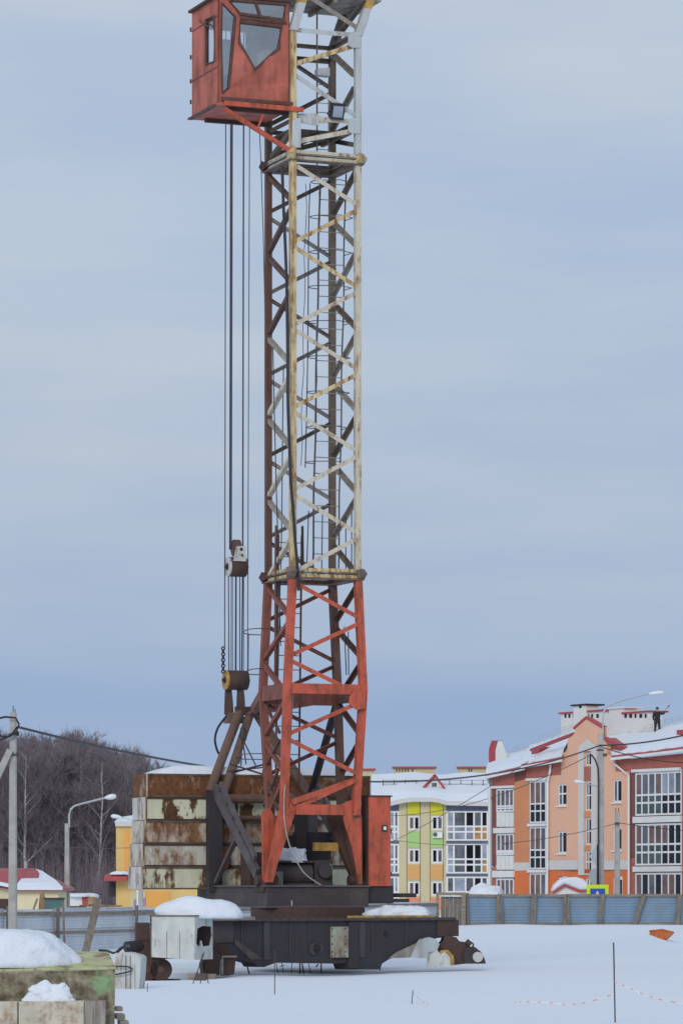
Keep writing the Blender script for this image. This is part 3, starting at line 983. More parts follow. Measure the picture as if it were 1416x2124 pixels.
# ------------------------------------------------------------------ yellow shop building behind the counterweights
SW = Wall((0, 300, 0), (1, 0))
sh = thing('shop_building', (SW.pt(300, 1845).x, 300, 0), 'yellow and orange shop building behind the stacked counterweights', 'building')
q = MB()
SW.box(q, 241, 420, 1712, 1960, -8, 0)
obj('wall', q, 'shop_yellow', sh)
for (x0, x1, y0, y1, m_) in ((258, 268, 1722, 1808, 'shop_orange'), (303, 353, 1850, 1930, 'shop_orange'), (270, 302, 1850, 1930, 'beige')):
    q = MB()
    SW.box(q, x0, x1, y0, y1, 0, 0.06)
    obj('wall_panel', q, m_, sh)
for (x0, x1, y0, y1) in ((278, 284, 1866, 1892), (296, 302, 1862, 1880)):
    q = MB()
    SW.box(q, x0, x1, y0, y1, 0.06, 0.09)
    obj('mural_patch', q, 'mural_violet', sh)
q = MB()
SW.box(q, 284, 292, 1846, 1930, 0.06, 0.3)
obj('column', q, 'white_wall', sh)
q = MB()
SW.box(q, 240, 420, 1704, 1714, -8, 0.35)
rf = obj('roof', q, 'grey_trim', sh)
mb = MB()
p = SW.pt(330, 1706, -4)
obj('roof_snow', lump((3.6, 4.0), p, 0.55, 3.1, 0.35), 'snow_lump', rf, True)
q = MB()
a = SW.pt(212, 1826, 1.2); b = SW.pt(262, 1812, 0.0)
q.prism([SW.pt(216, 1827, 1.5), SW.pt(216, 1819, 1.5), SW.pt(222, 1812, 0.0), SW.pt(222, 1826, 0.0)], SW.pt(262, 1827, 1.5) - SW.pt(216, 1827, 1.5))
aw = obj('awning', q, 'red_trim', sh)
obj('awning_snow', lump((0.75, 0.5), SW.pt(250, 1813, 0.7), 0.22, 5.2, 0.4), 'snow_lump', aw, True)
q = MB()
SW.box(q, 225, 241, 1828, 1860, -1.5, -0.5)
obj('porch', q, 'black_steel', sh)

# ------------------------------------------------------------------ shed with the red roof
Ys = 165.0
p_corner = at(43, 1845, Ys)
sd = thing('shed', (at(60, 1845, Ys + 3).x, Ys + 3, 0), 'pale yellow shed with red roof half covered in snow', 'shed')
xA, xB = p_corner.x, at(122, 1845, Ys).x
zE = at(0, 1842, Ys).z
q = MB()
q.prism([(xA, Ys, -0.2), (xB, Ys, -0.2), (xB, Ys + 7, -0.2), (xA - 2.6, Ys + 7, -0.2), (xA - 2.6, Ys + 1.2, -0.2)], Vector((0, 0, zE + 0.2)))
obj('wall', q, 'shed_wall', sd)
zR = at(0, 1801, Ys + 3).z
rA, rB = Vector((at(-60, 0, Ys).x, Ys + 3, zR)), Vector((at(70, 0, Ys + 3).x, Ys + 3, zR))
eL, eM, eR, eB = Vector((xA - 2.9, Ys + 0.7, zE + 0.55)), Vector((xA - 0.15, Ys - 0.35, zE)), Vector((xB + 0.2, Ys - 0.35, zE)), Vector((xB + 0.2, Ys + 7.2, zE))
q = MB()
rf_pts = [eL, eM, eR, eB, rB, rA, Vector((xA - 2.9, Ys + 7.2, zE))]
q.add([p for p in rf_pts] + [p - Z * 0.12 for p in rf_pts], [(0, 1, 4, 5), (1, 2, 4), (2, 3, 4), (5, 4, 3, 6), (7, 8, 11, 12), (8, 9, 11), (9, 10, 11), (12, 11, 10, 13), (0, 1, 8, 7), (1, 2, 9, 8), (2, 3, 10, 9), (3, 6, 13, 10)])
rf = obj('roof', q, 'roof_red', sd)
n1 = (eR - eM).cross(rB - eM).normalized()
if n1.z < 0: n1 = -n1
q = MB()
rw = []
for k in range(5):
    t = k / 4
    row = []
    for i in range(19):
        s = i / 18
        lo_ = eM.lerp(eR, s)
        hi_ = eM.lerp(eR, s).lerp(rB, 0.42 if s < 0.55 else 0.42 + (s - 0.55) * 1.2)
        p = lo_.lerp(hi_, t * (1 + 0.10 * noise.noise(Vector((i * 0.7, 3.3, 1)))))
        row.append(p + n1 * (0.02 + 0.13 * math.sin(min(1, 4 * t + 0.1, 4 * (1 - t) + 0.1) * math.pi / 2)))
    rw.append(row)
for a, b in zip(rw[:-1], rw[1:]): strip(q, a, b)
strip(q, [p - Z * 0.12 for p in rw[0]], rw[0])
obj('roof_snow', q, 'snow_lump', rf, True)
q = MB()
q.bar(eL + Z * 0.05, eM + Z * 0.05, 0.5, 0.12)
obj('roof_snow', q, 'snow_lump', rf)
q = MB()
dw0, dw1 = Vector((xA - 2.5, Ys + 1.13, 0)), Vector((xA - 0.55, Ys + 0.22, 0))
q.prism([dw0, dw1, dw1 + Z * 1.9, dw0 + Z * 1.9], Vector((-0.03, -0.06, 0)))
obj('door_shade_plate', q, 'brown_steel', sd)  # raised dark plate, its colour stands in for the shade inside
q = MB()
q.tube((rA.x + 2.1, Ys + 3, zR - 0.1), (rA.x + 2.1, Ys + 3, zR + 0.28), 0.06, 8)
obj('vent_pipe', q, 'lamp_metal', sd)

# things piled up outside the shed
q = MB()
a = at(96, 1845, 160)
q.prism([(a.x, 160, 0), (a.x + 0.62, 160, 0), (a.x + 0.70, 160, 1.88), (a.x - 0.05, 160, 1.88)], (0, 0.7, 0))
wb = obj('waste_bin', q, 'bin_teal', None, pivot=None)
tag(wb, 'dark teal waste bin beside the red-roofed shed', 'bin')
q = MB()
q.abox(a.x - 0.09, a.x + 0.74, 159.95, 160.75, 1.883, 1.96)
obj('lid', q, 'black_steel', wb)
q = MB()
q.prism([at(80, 1890, 161), at(92, 1890, 161), at(93, 1862, 161), at(88, 1848, 161), at(84, 1850, 161), at(82, 1866, 161)], (0, 0.5, 0))
tag(obj('scrap_heap', q, 'wood_fresh'), 'brown scrap leaning against the pale shed wall', 'scrap')
q = MB()
q.bar(at(68, 1892, 160.5), at(78, 1864, 160.8), 0.08, 0.04)
tag(obj('leaning_board', q, 'wood_rail'), 'thin pale board leaning on the shed wall', 'board')
ca = thing('site_cabin', at(165, 1880, 190), 'low white cabin with a red door beyond the grey fence', 'cabin')
CWl = Wall((0, 190, 0), (1, 0))
q = MB()
CWl.box(q, 126, 198, 1858, 1900, -2.5, 0)
obj('wall', q, 'white_wall', ca)
q = MB()
CWl.box(q, 171, 183, 1858, 1880, 0, 0.05)
obj('door', q, 'red_trim', ca)
q = MB()
CWl.box(q, 184, 198, 1860, 1884, 0, 0.04)
obj('wall_panel', q, 'wood_fresh', ca)
obj('roof_snow', lump((1.0, 1.5), CWl.pt(162, 1858, -1.2), 0.12, 7.7, 0.3), 'snow_lump', ca, True)
for i in range(9):
    q = MB()
    x0 = 146 + i * 10 + rnd.uniform(-4, 4)
    y0 = 1886 - rnd.uniform(0, 9)
    q.bar(at(x0, y0, 172 + i * 0.3), at(x0 + rnd.uniform(18, 34), y0 + rnd.uniform(-3, 4), 173), 0.13, 0.08)
    tag(obj('timber_plank', q, 'wood_fresh' if i % 3 else 'wood_grey'), 'short timber plank in the heap behind the grey fence', 'plank', 'planks heaped behind the fence')

# ------------------------------------------------------------------ fences
def sheet(mb, a, b, z0, z1, pitch=0.12, amp=0.018):
    """horizontally ribbed sheet between two ground points"""
    d = (b - a)
    n = Vector((d.y, -d.x, 0)).normalized()
    m = max(4, int((z1 - z0) / pitch * 4))
    rows = []
    for k in range(m + 1):
        zz = z0 + (z1 - z0) * k / m
        o = n * (amp * (1 if (k % 4) in (1, 2) else -1))
        rows.append([Vector((a.x, a.y, zz)) + o, Vector((b.x, b.y, zz)) + o])
    for p, q_ in zip(rows[:-1], rows[1:]): strip(mb, p, q_)
    return mb

# pale fence on the left and behind the crane
fa = [(-250, 119), (-150, 124), (-70, 128), (8, 132.5), (112, 138.5), (275, 147), (420, 158), (560, 172), (700, 193), (800, 210), (904, 224)]
fp = [Vector((at(px, 0, Y).x, Y, 0)) for px, Y in fa]
fl = thing('sheet_fence', fp[4], 'pale grey ribbed sheet-metal fence with wooden rails on the left', 'fence')
for i, (a, b) in enumerate(zip(fp[:-1], fp[1:])):
    q = MB()
    tops = 1.60 + (0.0 if i % 2 else 0.04)
    sheet(q, a, b, -0.1, tops)
    s0 = obj('sheet_panel', q, 'sheet_pale', fl)
    d = (b - a).normalized()
    nrm = Vector((d.y, -d.x, 0))
    if nrm.y > 0: nrm = -nrm
    for zz, w_ in ((1.43, 0.13), (0.72, 0.11)):
        q = MB()
        q.bar(a + nrm * 0.09 + Z * (zz + rnd.uniform(-0.03, 0.03)), b + nrm * 0.09 + Z * (zz + rnd.uniform(-0.03, 0.03)), 0.06, w_)
        obj('rail', q, 'wood_rail', fl)
    q = MB()
    q.bar(a + nrm * 0.17 - Z * 0.2, a + nrm * 0.17 + Z * (1.62 + rnd.uniform(0, 0.14)) + d * rnd.uniform(-0.05, 0.05), 0.13, 0.09, up=nrm)
    obj('post', q, 'wood_grey', fl)
    if i == 4:
        q = MB()
        q.bar(a + nrm * 0.3 + d * 0.35 - Z * 0.1, a + nrm * 0.3 + d * 0.15 + Z * 1.85, 0.10, 0.05, up=nrm)
        obj('post', q, 'wood_rail', fl)

# blue-grey fence on the right with its wooden gate
fr_px = [(966, 225), (1033, 225.5), (1105, 226), (1171, 226.5), (1245, 227), (1322, 227.5), (1405, 228), (1480, 228.5), (1560, 229), (1640, 229.5)]
frp = [Vector((at(px, 0, Y).x, Y, 0)) for px, Y in fr_px]
frt = thing('sheet_fence', frp[3], 'blue-grey sheet fence with leaning wooden posts before the apartment houses', 'fence')
for i, (a, b) in enumerate(zip(frp[:-1], frp[1:])):
    q = MB()
    sheet(q, a, b, 0.0, 1.93, 0.16, 0.016)
    obj('sheet_panel', q, 'sheet_blue', frt)
    q = MB()
    q.bar(a + Vector((0, -0.08, 1.96)), b + Vector((0, -0.08, 1.95 + rnd.uniform(-0.03, 0.03))), 0.10, 0.16)
    obj('rail', q, 'wood_rail', frt)
    q = MB()
    q.bar(a + Vector((0, -0.06, 0.30)), b + Vector((0, -0.06, 0.28)), 0.05, 0.12)
    obj('rail', q, 'wood_rail', frt)
for i, a in enumerate(frp):
    lean = (-0.05, 0.0, 0.06, 0.0, 0.07, 0.34, 0.08, 0, 0.05, 0)[i]
    q = MB()
    q.bar(a + Vector((-lean, -0.22, -0.2)), a + Vector((lean, -0.22, 2.02)), 0.24 if i % 2 else 0.28, 0.16, up=Vector((0, 1, 0)))
    if i in (1, 3): q.bar(a + Vector((0.22, -0.25, -0.2)), a + Vector((0.16, -0.25, 1.85)), 0.12, 0.1, up=Vector((0, 1, 0)))
    obj('post', q, 'wood_grey', frt)
gt = thing('wooden_gate', at(936, 1915, 224.6), 'weathered grey wooden gate between the two fences', 'gate')
GW = Wall((0, 224.6, 0), (1, 0))
for i in range(5):
    q = MB()
    GW.box(q, 914 + i * 8.6, 914 + i * 8.6 + 8.2, 1859 + rnd.uniform(0, 1), 1923, 0, 0.05)
    obj('board', q, 'wood_grey', gt)
for x0, w_, y0 in ((904, 6, 1851), (957, 8, 1852)):
    q = MB()
    GW.box(q, x0, x0 + w_, y0, 1925, -0.02, 0.2)
    obj('post', q, 'wood_rail', gt)
q = MB()
GW.box(q, 904, 966, 1851, 1857, 0.06, 0.2)
obj('rail', q, 'wood_rail', gt)
q = MB()
GW.box(q, 917, 955, 1857.4, 1859.6, 0.02, 0.3)
obj('snow_ledge', q, 'snow_lump', gt)

# ------------------------------------------------------------------ bare woodland on the left
def bare_tree(seed, H, birch=False, nl=17):
    r = random.Random(seed)
    tr, cr_ = MB(), MB()
    pts, rad = [], []
    x = y = 0.0
    for k in range(9):
        t = k / 8
        pts.append(Vector((x, y, H * t)))
        rad.append((0.17 if not birch else 0.14) * (1 - t) ** 0.8 + 0.018)
        x += r.uniform(-0.16, 0.16)
        y += r.uniform(-0.16, 0.16)
    tr.path(pts, rad, 6)
    def P(t):
        f_ = t * 8
        i = min(7, int(f_))
        return pts[i].lerp(pts[i + 1], f_ - i)
    def twig(a, d, L, w):
        b = a + d * L
        s = d.cross(Vector((r.uniform(-1, 1), r.uniform(-1, 1), 0.2))).normalized() * w
        u = d.cross(s).normalized() * w
        cr_.add([a + s, a - s * 0.5 + u, a - s * 0.5 - u, b], [(0, 1, 3), (1, 2, 3), (2, 0, 3)])
        return b
    for i in range(nl):
        t = 0.25 + 0.72 * (i + r.random()) / nl
        a = P(t)
        az = r.uniform(0, 6.283)
        el = r.uniform(0.5, 1.05)
        d = Vector((math.cos(az) * math.cos(el), math.sin(az) * math.cos(el), math.sin(el)))
        L = H * (0.30 - 0.17 * t) * r.uniform(0.8, 1.25)
        q_ = [a]
        dd = d.copy()
        for k in range(4):
            dd = (dd + Vector((r.uniform(-0.2, 0.2), r.uniform(-0.2, 0.2), r.uniform(0.0, 0.22)))).normalized()
            q_.append(q_[-1] + dd * L / 4)
        tr.path(q_, [0.06 * (1 - t * 0.6) * (1 - k * 0.18) for k in range(5)], 4)
        for k in range(11):
            f_ = r.uniform(0.2, 1.0) * 4
            j = min(3, int(f_))
            a2 = q_[j].lerp(q_[j + 1], f_ - j)
            d2 = (dd * 0.7 + Vector((r.uniform(-1, 1), r.uniform(-1, 1), r.uniform(-0.1, 0.9)))).normalized()
            L2 = L * r.uniform(0.3, 0.55)
            b2 = twig(a2, d2, L2, 0.024)
            for m in range(9):
                d3 = (d2 + Vector((r.uniform(-0.9, 0.9), r.uniform(-0.9, 0.9), r.uniform(-0.3, 0.7)))).normalized()
                twig(a2.lerp(b2, r.uniform(0.15, 1)), d3, L2 * r.uniform(0.35, 0.8), 0.014)
    return tr, cr_

protos = []
for s, H, b in ((1, 14.0, False), (2, 15.2, False), (3, 13.0, False), (4, 15.6, True), (5, 12.2, False), (6, 14.6, True)):
    tr, cw = bare_tree(s, H, b)
    me = []
    for mb_, nm, mt in ((tr, 'trunk', 'birch_bark' if b else 'bark'), (cw, 'crown', 'twigs' if s % 2 else 'twigs_dark')):
        m_ = bpy.data.meshes.new(nm)
        m_.from_pydata([tuple(p) for p in mb_.v], [], mb_.f)
        m_.materials.append(M[mt])
        me.append(m_)
    protos.append((me[0], me[1], H, b, tr, cw))

def treeline(px):
    """top of the wood in photo pixels"""
    return 1556 + 5 * math.sin(px * 0.031) + 4 * math.sin(px * 0.11 + 1) + max(0, px - 160) * 0.24

k = 0
for row, Yb in ((0, 372), (1, 384), (2, 396), (3, 410)):
    for i in range(19):
        px = -110 + i * 24 + rnd.uniform(-9, 9) + row * 6
        if px > 306: continue
        Y = Yb + rnd.uniform(-5, 5)
        pi = (k * 5 + row * 2) % 6
        if protos[pi][3] and k % 3 == 0: pi = (pi + 1) % 6
        t_me, c_me, H, birch, _, _ = protos[pi]
        p = at(px, 1845, Y)
        zt = at(px, treeline(px) + row * 1 + rnd.uniform(0, 16), Y).z
        e_ = thing('birch_tree' if birch else 'bare_tree', (p.x, Y, -0.1), 'pale-stemmed leafless birch in the wood left of the crane' if birch else 'brown leafless tree in the wood left of the crane', 'tree', 'birches in the bare wood' if birch else 'bare trees of the wood')
        e_.rotation_euler = (0, 0, rnd.uniform(0, 6.28))
        sc_ = zt / H
        e_.scale = (sc_ * rnd.uniform(0.85, 1.1), sc_ * rnd.uniform(0.85, 1.1), sc_)
        for nm, m_ in (('trunk', t_me), ('crown', c_me)):
            o = bpy.data.objects.new(nm, m_)
            COL.objects.link(o)
            o.parent = e_
        k += 1
# the depth of the wood behind them reads as one mass
wd = MB()
for i in range(110):
    px = rnd.uniform(-150, 308)
    Y = rnd.uniform(420, 500)
    _, _, H, birch, tr, cw = protos[i % 6]
    a = rnd.uniform(0, 6.28)
    ca_, sa_ = math.cos(a), math.sin(a)
    p = at(px, 1845, Y)
    s_ = at(px, treeline(px) + rnd.uniform(2, 18), Y).z / H
    for src in (tr, cw):
        wd.add([Vector((p.x + (v.x * ca_ - v.y * sa_) * s_, Y + (v.x * sa_ + v.y * ca_) * s_, v.z * s_)) for v in src.v], src.f)
me = bpy.data.meshes.new('bare_woodland')
me.from_pydata([tuple(p) for p in wd.v], [], wd.f)
me.materials.append(M['twigs_dark'])
o = bpy.data.objects.new('bare_woodland', me)
COL.objects.link(o)
tag(o, 'depth of the leafless brown wood on the left', kind='stuff')
# undergrowth at the foot of the wood
ug = MB()
for i in range(9000):
    px = rnd.uniform(-130, 320)
    Y = rnd.uniform(355, 470)
    p = at(px, 1845, Y)
    hgt = rnd.uniform(1.5, 7.5)
    b = Vector((p.x + rnd.uniform(-0.9, 0.9), Y + rnd.uniform(-0.9, 0.9), hgt))
    a = Vector((p.x, Y, -0.1))
    s_ = Vector((0.035, 0, 0))
    ug.add([a - s_, a + s_, a + Vector((0, 0.035, 0)), b], [(0, 1, 3), (1, 2, 3), (2, 0, 3)])
    for m in range(3):
        a2 = a.lerp(b, rnd.uniform(0.3, 0.9))
        b2 = a2 + Vector((rnd.uniform(-0.8, 0.8), rnd.uniform(-0.8, 0.8), rnd.uniform(0.2, 1.0)))
        ug.add([a2 - s_ * 0.6, a2 + s_ * 0.6, b2], [(0, 1, 2)])
me = bpy.data.meshes.new('undergrowth')
me.from_pydata([tuple(p) for p in ug.v], [], ug.f)
me.materials.append(M['twigs_dark'])
o = bpy.data.objects.new('undergrowth', me)
COL.objects.link(o)
tag(o, 'bare brown shrubs at the foot of the wood', kind='stuff')

# ================================================================== the tower crane
TH = math.radians(21.6)
C0 = Vector((-0.834, 112.0, 0.0))                    # tower axis on the ground
U = Vector((math.cos(TH), math.sin(TH), 0))          # along the front face, to the right and away
V = Vector((-math.sin(TH), math.cos(TH), 0))         # towards the counterweights, to the left and away
def cp(u, v, z): return C0 + U * u + V * v + Z * z
def onV(px, py, v): return hit(px, py, C0 + V * v, V)
def onU(px, py, u): return hit(px, py, C0 + U * u, U)
def rot_to(u_ang):
    return Vector((math.cos(u_ang), math.sin(u_ang), 0)), Vector((-math.sin(u_ang), math.cos(u_ang), 0))

crane = thing('tower_crane', (C0.x, C0.y, 0), 'old red and cream lattice tower crane standing on bogies in the snow', 'crane')
CN = {'N': (-1, -1), 'R': (1, -1), 'L': (-1, 1), 'F': (1, 1)}
ZT, ZM = 23.40, 11.41
FACES = [('N', 'R', -V), ('L', 'N', -U), ('R', 'F', U), ('F', 'L', V)]

def half_at(z):
    """half width of the tower along U and V"""
    if z >= ZM: return 1.0, 1.0
    t = (ZM - z) / (ZM - 8.05)
    if z >= 8.05: return 1.0 + 0.17 * t, 1.0
    t = (8.05 - z) / (8.05 - 4.6)
    return 1.17 - 0.06 * min(1, t), 1.0 - 0.42 * min(1.3, t) ** 1.3

def corner(c, z, inset=0.0):
    a, b = CN[c]
    hu, hv = half_at(z)
    return cp(a * (hu - inset), b * (hv - inset), z)

def section(z1, z0, period, name, chord_m, brace_m, cw, bw, levels=None):
    hub = MB()
    a, b = half_at(z1)
    e, i_ = 0.15, 0.13
    hub.plate([(-a - e, -b - e), (a + e, -b - e), (a + e, b + e), (-a - e, b + e)], [[(-a + i_, -b + i_), (a - i_, -b + i_), (a - i_, b - i_), (-a + i_, b - i_)]], lambda u, v: cp(u, v, z1 - 0.03), -Z * 0.035)
    sec = obj(name, hub, 'grey_brown', crane)
    for c in 'NRLF':
        q = MB()
        zs = [z1] + ([8.05] if z0 < 8 < z1 else []) + [z0]
        for a, b in zip(zs[:-1], zs[1:]):
            pa, pb = corner(c, a), corner(c, b)
            w = cw
            k = [pa + U * i * w + V * j * w for i, j in ((-1, -1), (1, -1), (1, 1), (-1, 1))] + [pb + U * i * w + V * j * w for i, j in ((-1, -1), (1, -1), (1, 1), (-1, 1))]
            q.add(k, [(0, 1, 2, 3), (7, 6, 5, 4), (0, 4, 5, 1), (1, 5, 6, 2), (2, 6, 7, 3), (3, 7, 4, 0)])
        obj('chord', q, chord_m[c], sec)
    nseg = int(round((z1 - z0) / period * 2))
    for (a, b, n) in FACES:
        for k in range(nseg):
            za, zb = z1 - 0.10 - k * period / 2, z1 - 0.10 - (k + 1) * period / 2
            if levels and zb < levels: break
            ca, cb = (a, b) if k % 2 == 0 else (b, a)
            A, B = corner(ca, za - 0.06), corner(cb, zb + 0.06)
            d = (B - A).normalized()
            q = MB()
            q.angle(A + d * (cw + 0.0) + n * (cw - 0.035), B - d * cw + n * (cw - 0.035), bw, n)
            obj('diagonal_brace', q, brace_m(a, b, k), sec)
    return sec

def flange(z, ring_m, ring_mi, tips):
    """bolted joint: bars round the tower with pointed corner plates"""
    hu, hv = half_at(z)
    q = MB()
    q.plate([(-hu - .1, -hv - .1), (hu + .1, -hv - .1), (hu + .1, hv + .1), (-hu - .1, hv + .1)], [[(-hu + .1, -hv + .1), (hu - .1, -hv + .1), (hu - .1, hv - .1), (-hu + .1, hv - .1)]], lambda u, v: cp(u, v, z + 0.012), -Z * 0.024)
    fl_ = obj('flange_ring', q, tips, crane)
    for c in 'NRLF':
        a, b = CN[c]
        o = corner(c, z)
        e = (U * a + V * b)
        s = (U * a - V * b)
        q = MB()
        q.prism([o + e * 0.22, o + e * 0.11 + s * 0.10 + Z * 0.15, o - e * 0.08 + s * 0.16, o + e * 0.11 + s * 0.10 - Z * 0.15], -s * 0.2)
        obj('corner_joint', q, ('cream_rust' if z > 20 else tips) if c in 'NR' else 'brown_steel', fl_)
    for (a, b, n) in FACES:
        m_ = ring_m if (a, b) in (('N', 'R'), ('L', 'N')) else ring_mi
        for dz, w in ((0.085, 0.10), (-0.085, 0.10)):
            q = MB()
            A, B = corner(a, z + dz), corner(b, z + dz)
            q.bar(A, B, 0.10, w)
            obj('ring_bar', q, m_, fl_)
    return fl_

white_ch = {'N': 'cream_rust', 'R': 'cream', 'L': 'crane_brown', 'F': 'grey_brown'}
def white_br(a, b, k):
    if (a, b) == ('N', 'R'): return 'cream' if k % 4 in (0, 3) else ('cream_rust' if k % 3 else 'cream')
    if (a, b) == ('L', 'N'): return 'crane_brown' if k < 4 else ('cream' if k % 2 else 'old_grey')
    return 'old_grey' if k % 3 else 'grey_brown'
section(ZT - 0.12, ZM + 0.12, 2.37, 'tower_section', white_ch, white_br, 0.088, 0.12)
red_ch = {'N': 'crane_red', 'R': 'crane_red', 'L': 'red_brown', 'F': 'crane_brown'}
def red_br(a, b, k): return 'crane_red' if (a, b) == ('N', 'R') else ('crane_brown' if (a, b) == ('R', 'F') else 'red_brown')
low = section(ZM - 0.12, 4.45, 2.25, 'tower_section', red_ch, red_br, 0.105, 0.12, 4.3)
flange(ZM, 'cream_rust', 'crane_brown', 'grey_brown')
flange(ZT, 'cream', 'grey_brown', 'old_grey')

# head section with the cab: straight to z = 27, then flaring outwards
def head_pt(c, z):
    a, b = CN[c]
    k = max(0.0, z - 26.95)
    return cp(a * 1.0 + 0.30 * k * (1.15 if c in 'RF' else 1.0), b * 1.0 - 0.02 * k, z)
hub = MB()
hs = obj('tower_head', hub.box(cp(0, 0, 27.9), U * 0.02, V * 0.02, Z * 0.02), 'grey_brown', crane)
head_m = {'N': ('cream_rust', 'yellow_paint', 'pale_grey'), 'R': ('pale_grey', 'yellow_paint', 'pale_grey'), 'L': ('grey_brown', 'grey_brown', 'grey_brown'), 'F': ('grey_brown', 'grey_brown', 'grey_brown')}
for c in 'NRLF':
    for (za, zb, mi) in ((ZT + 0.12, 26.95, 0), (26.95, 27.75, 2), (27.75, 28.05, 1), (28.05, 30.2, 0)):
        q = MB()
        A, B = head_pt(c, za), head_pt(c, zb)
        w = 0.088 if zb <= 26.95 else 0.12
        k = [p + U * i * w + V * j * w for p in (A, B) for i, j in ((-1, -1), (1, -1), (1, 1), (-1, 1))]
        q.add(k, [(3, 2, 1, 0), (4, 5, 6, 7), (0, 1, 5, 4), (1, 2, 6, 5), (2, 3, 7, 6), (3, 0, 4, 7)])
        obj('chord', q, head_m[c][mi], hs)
def hbar(ca, za, cb, zb, m_, w=0.13, n=None):
    q = MB()
    A, B = head_pt(ca, za), head_pt(cb, zb)
    d = (B - A).normalized()
    q.angle(A + d * 0.08, B - d * 0.08, w, n if n is not None else -V)
    obj('brace', q, m_, hs)
for (ca, za, cb, zb, m_) in (('N', 24.47, 'R', 24.47, 'cream'), ('R', 24.25, 'N', 23.75, 'cream'), ('N', 25.72, 'R', 24.62, 'pale_grey'), ('R', 26.72, 'N', 25.98, 'cream_rust'), ('N', 26.98, 'R', 26.98, 'pale_grey'), ('N', 28.05, 'R', 27.15, 'old_grey')):
    hbar(ca, za, cb, zb, m_)
for (ca, za, cb, zb) in (('L', 24.4, 'F', 24.4), ('L', 27.0, 'F', 27.0), ('F', 26.6, 'L', 26.6), ('L', 26.9, 'F', 25.8), ('F', 25.7, 'L', 24.6), ('F', 24.3, 'L', 23.7)):
    hbar(ca, za, cb, zb, 'grey_brown', n=V)
for (ca, za, cb, zb) in (('R', 24.4, 'F', 24.4), ('R', 27.0, 'F', 27.0), ('F', 26.9, 'R', 25.8), ('R', 25.5, 'F', 24.5), ('R', 28.2, 'F', 27.2), ('F', 24.3, 'R', 23.8)):
    hbar(ca, za, cb, zb, 'old_grey', n=U)
for (ca, za, cb, zb) in (('L', 24.4, 'N', 24.4), ('L', 26.8, 'N', 26.0), ('L', 25.0, 'N', 25.9), ('N', 24.2, 'L', 23.6)):
    hbar(ca, za, cb, zb, 'grey_brown', n=-U)
# node plates where the bracing meets the right chord
for (x0, x1, y0, y1) in ((722, 748, 66, 99), (722, 748, 244, 277), (606, 624, 245, 306)):
    q = MB()
    q.prism([onV(x0, y0 + 6, -1.115), onV(x0 + 8, y0, -1.115), onV(x1, y0, -1.115), onV(x1, y1, -1.115), onV(x0 + 8, y1, -1.115), onV(x0, y1 - 6, -1.115)], V * 0.02)
    obj('node_plate', q, 'pale_grey', hs)
# service decks: upper one fills the top edge of the picture
dk = MB()
for i in range(9):
    dk.box(cp(0.35, -1.0 + i * 0.25, 28.02), U * 1.35, V * 0.105, Z * 0.03)
for u_ in (-0.8, 0.3, 1.4): dk.box(cp(u_, 0, 27.93), U * 0.05, V * 1.05, Z * 0.058)
obj('service_deck', dk, 'old_grey', hs)
dk = MB()
for i in range(7): dk.box(cp(0.05, -0.45 + i * 0.22, 24.22), U * 0.95, V * 0.09, Z * 0.025)
for u_ in (-0.7, 0.0, 0.7): dk.box(cp(u_, 0.2, 24.14), U * 0.05, V * 0.85, Z * 0.05)
obj('service_deck', dk, 'grey_brown', hs)
q = MB()
q.bar(onV(617, 246, -1.02), onV(662, 254, -1.02), 0.05, 0.2)
q.prism([onV(612, 250, -1.0), onV(612, 236, -1.0), onV(650, 234, -1.0), onV(668, 243, -1.0), onV(672, 256, -1.0)], V * 0.03)
obj('toe_board', q, 'pale_grey', hs)
# floodlight on the deck railing
fl_ = MB()
fc = onV(699, 231, -1.1)
n_ = (-V + Z * -0.35).normalized()
s_ = U
t_ = s_.cross(n_).normalized()
fl_.box(fc, s_ * 0.20, n_ * 0.07, t_ * 0.23)
fo = obj('floodlight', fl_, 'black_steel', hs)
q = MB()
q.box(fc + n_ * 0.075 + t_ * 0.0, s_ * 0.15, n_ * 0.006, t_ * 0.16)
obj('lens', q, 'glass_sky', fo)
q = MB()
q.path([fc - s_ * 0.23, fc - s_ * 0.23 - n_ * 0.2 - Z * 0.1, fc - n_ * 0.25 - Z * 0.4], 0.02)
obj('bracket', q, 'black_steel', fo)
q = MB()
q.prism([onV(659, 155, -0.2), onV(659, 142, -0.2), onV(684, 140, -0.2), onV(684, 158, -0.2)], V * 0.25)
obj('lamp_box', q, 'pale_grey', hs)

# ---- ladder in the cream section, hanging a little out of plumb
lad = MB()
def lrail(z, s):
    t = (z - ZM) / (ZT - ZM)
    return cp(0.53 + 0.24 * t + s * 0.40, 0.35, z)
for s in (-1, 1):
    lad.path([lrail(z, s) + U * 0.015 * math.sin(z * 1.7) for z in [ZM - 0.1 + i * 0.85 for i in range(15)]], 0.032 if s < 0 else 0.026, 6)
lo_ = obj('ladder', lad, 'grey_steel', crane)
for i in range(25):
    z = ZM + 0.2 + i * 0.47
    q = MB()
    q.tube(lrail(z, -1), lrail(z, 1), 0.014, 5)
    obj('rung', q, 'old_grey', lo_)
for i in range(9):
    z = ZM + 3.3 + i * 1.02
    q = MB()
    a, b = lrail(z, -1), lrail(z, 1)
    arc = [a] + [a + (-U * 0.55 - V * 0.02) * math.sin(t) + (U * 0.2 - V * 0.42) * (1 - math.cos(t)) for t in [0.35 * k for k in range(1, 6)]] + [(a + b) / 2 - V * 0.85 - U * 0.1, b - V * 0.5 + U * 0.05, b]
    q.path(arc, 0.014, 5)
    obj('cage_hoop', q, 'grey_steel', lo_)
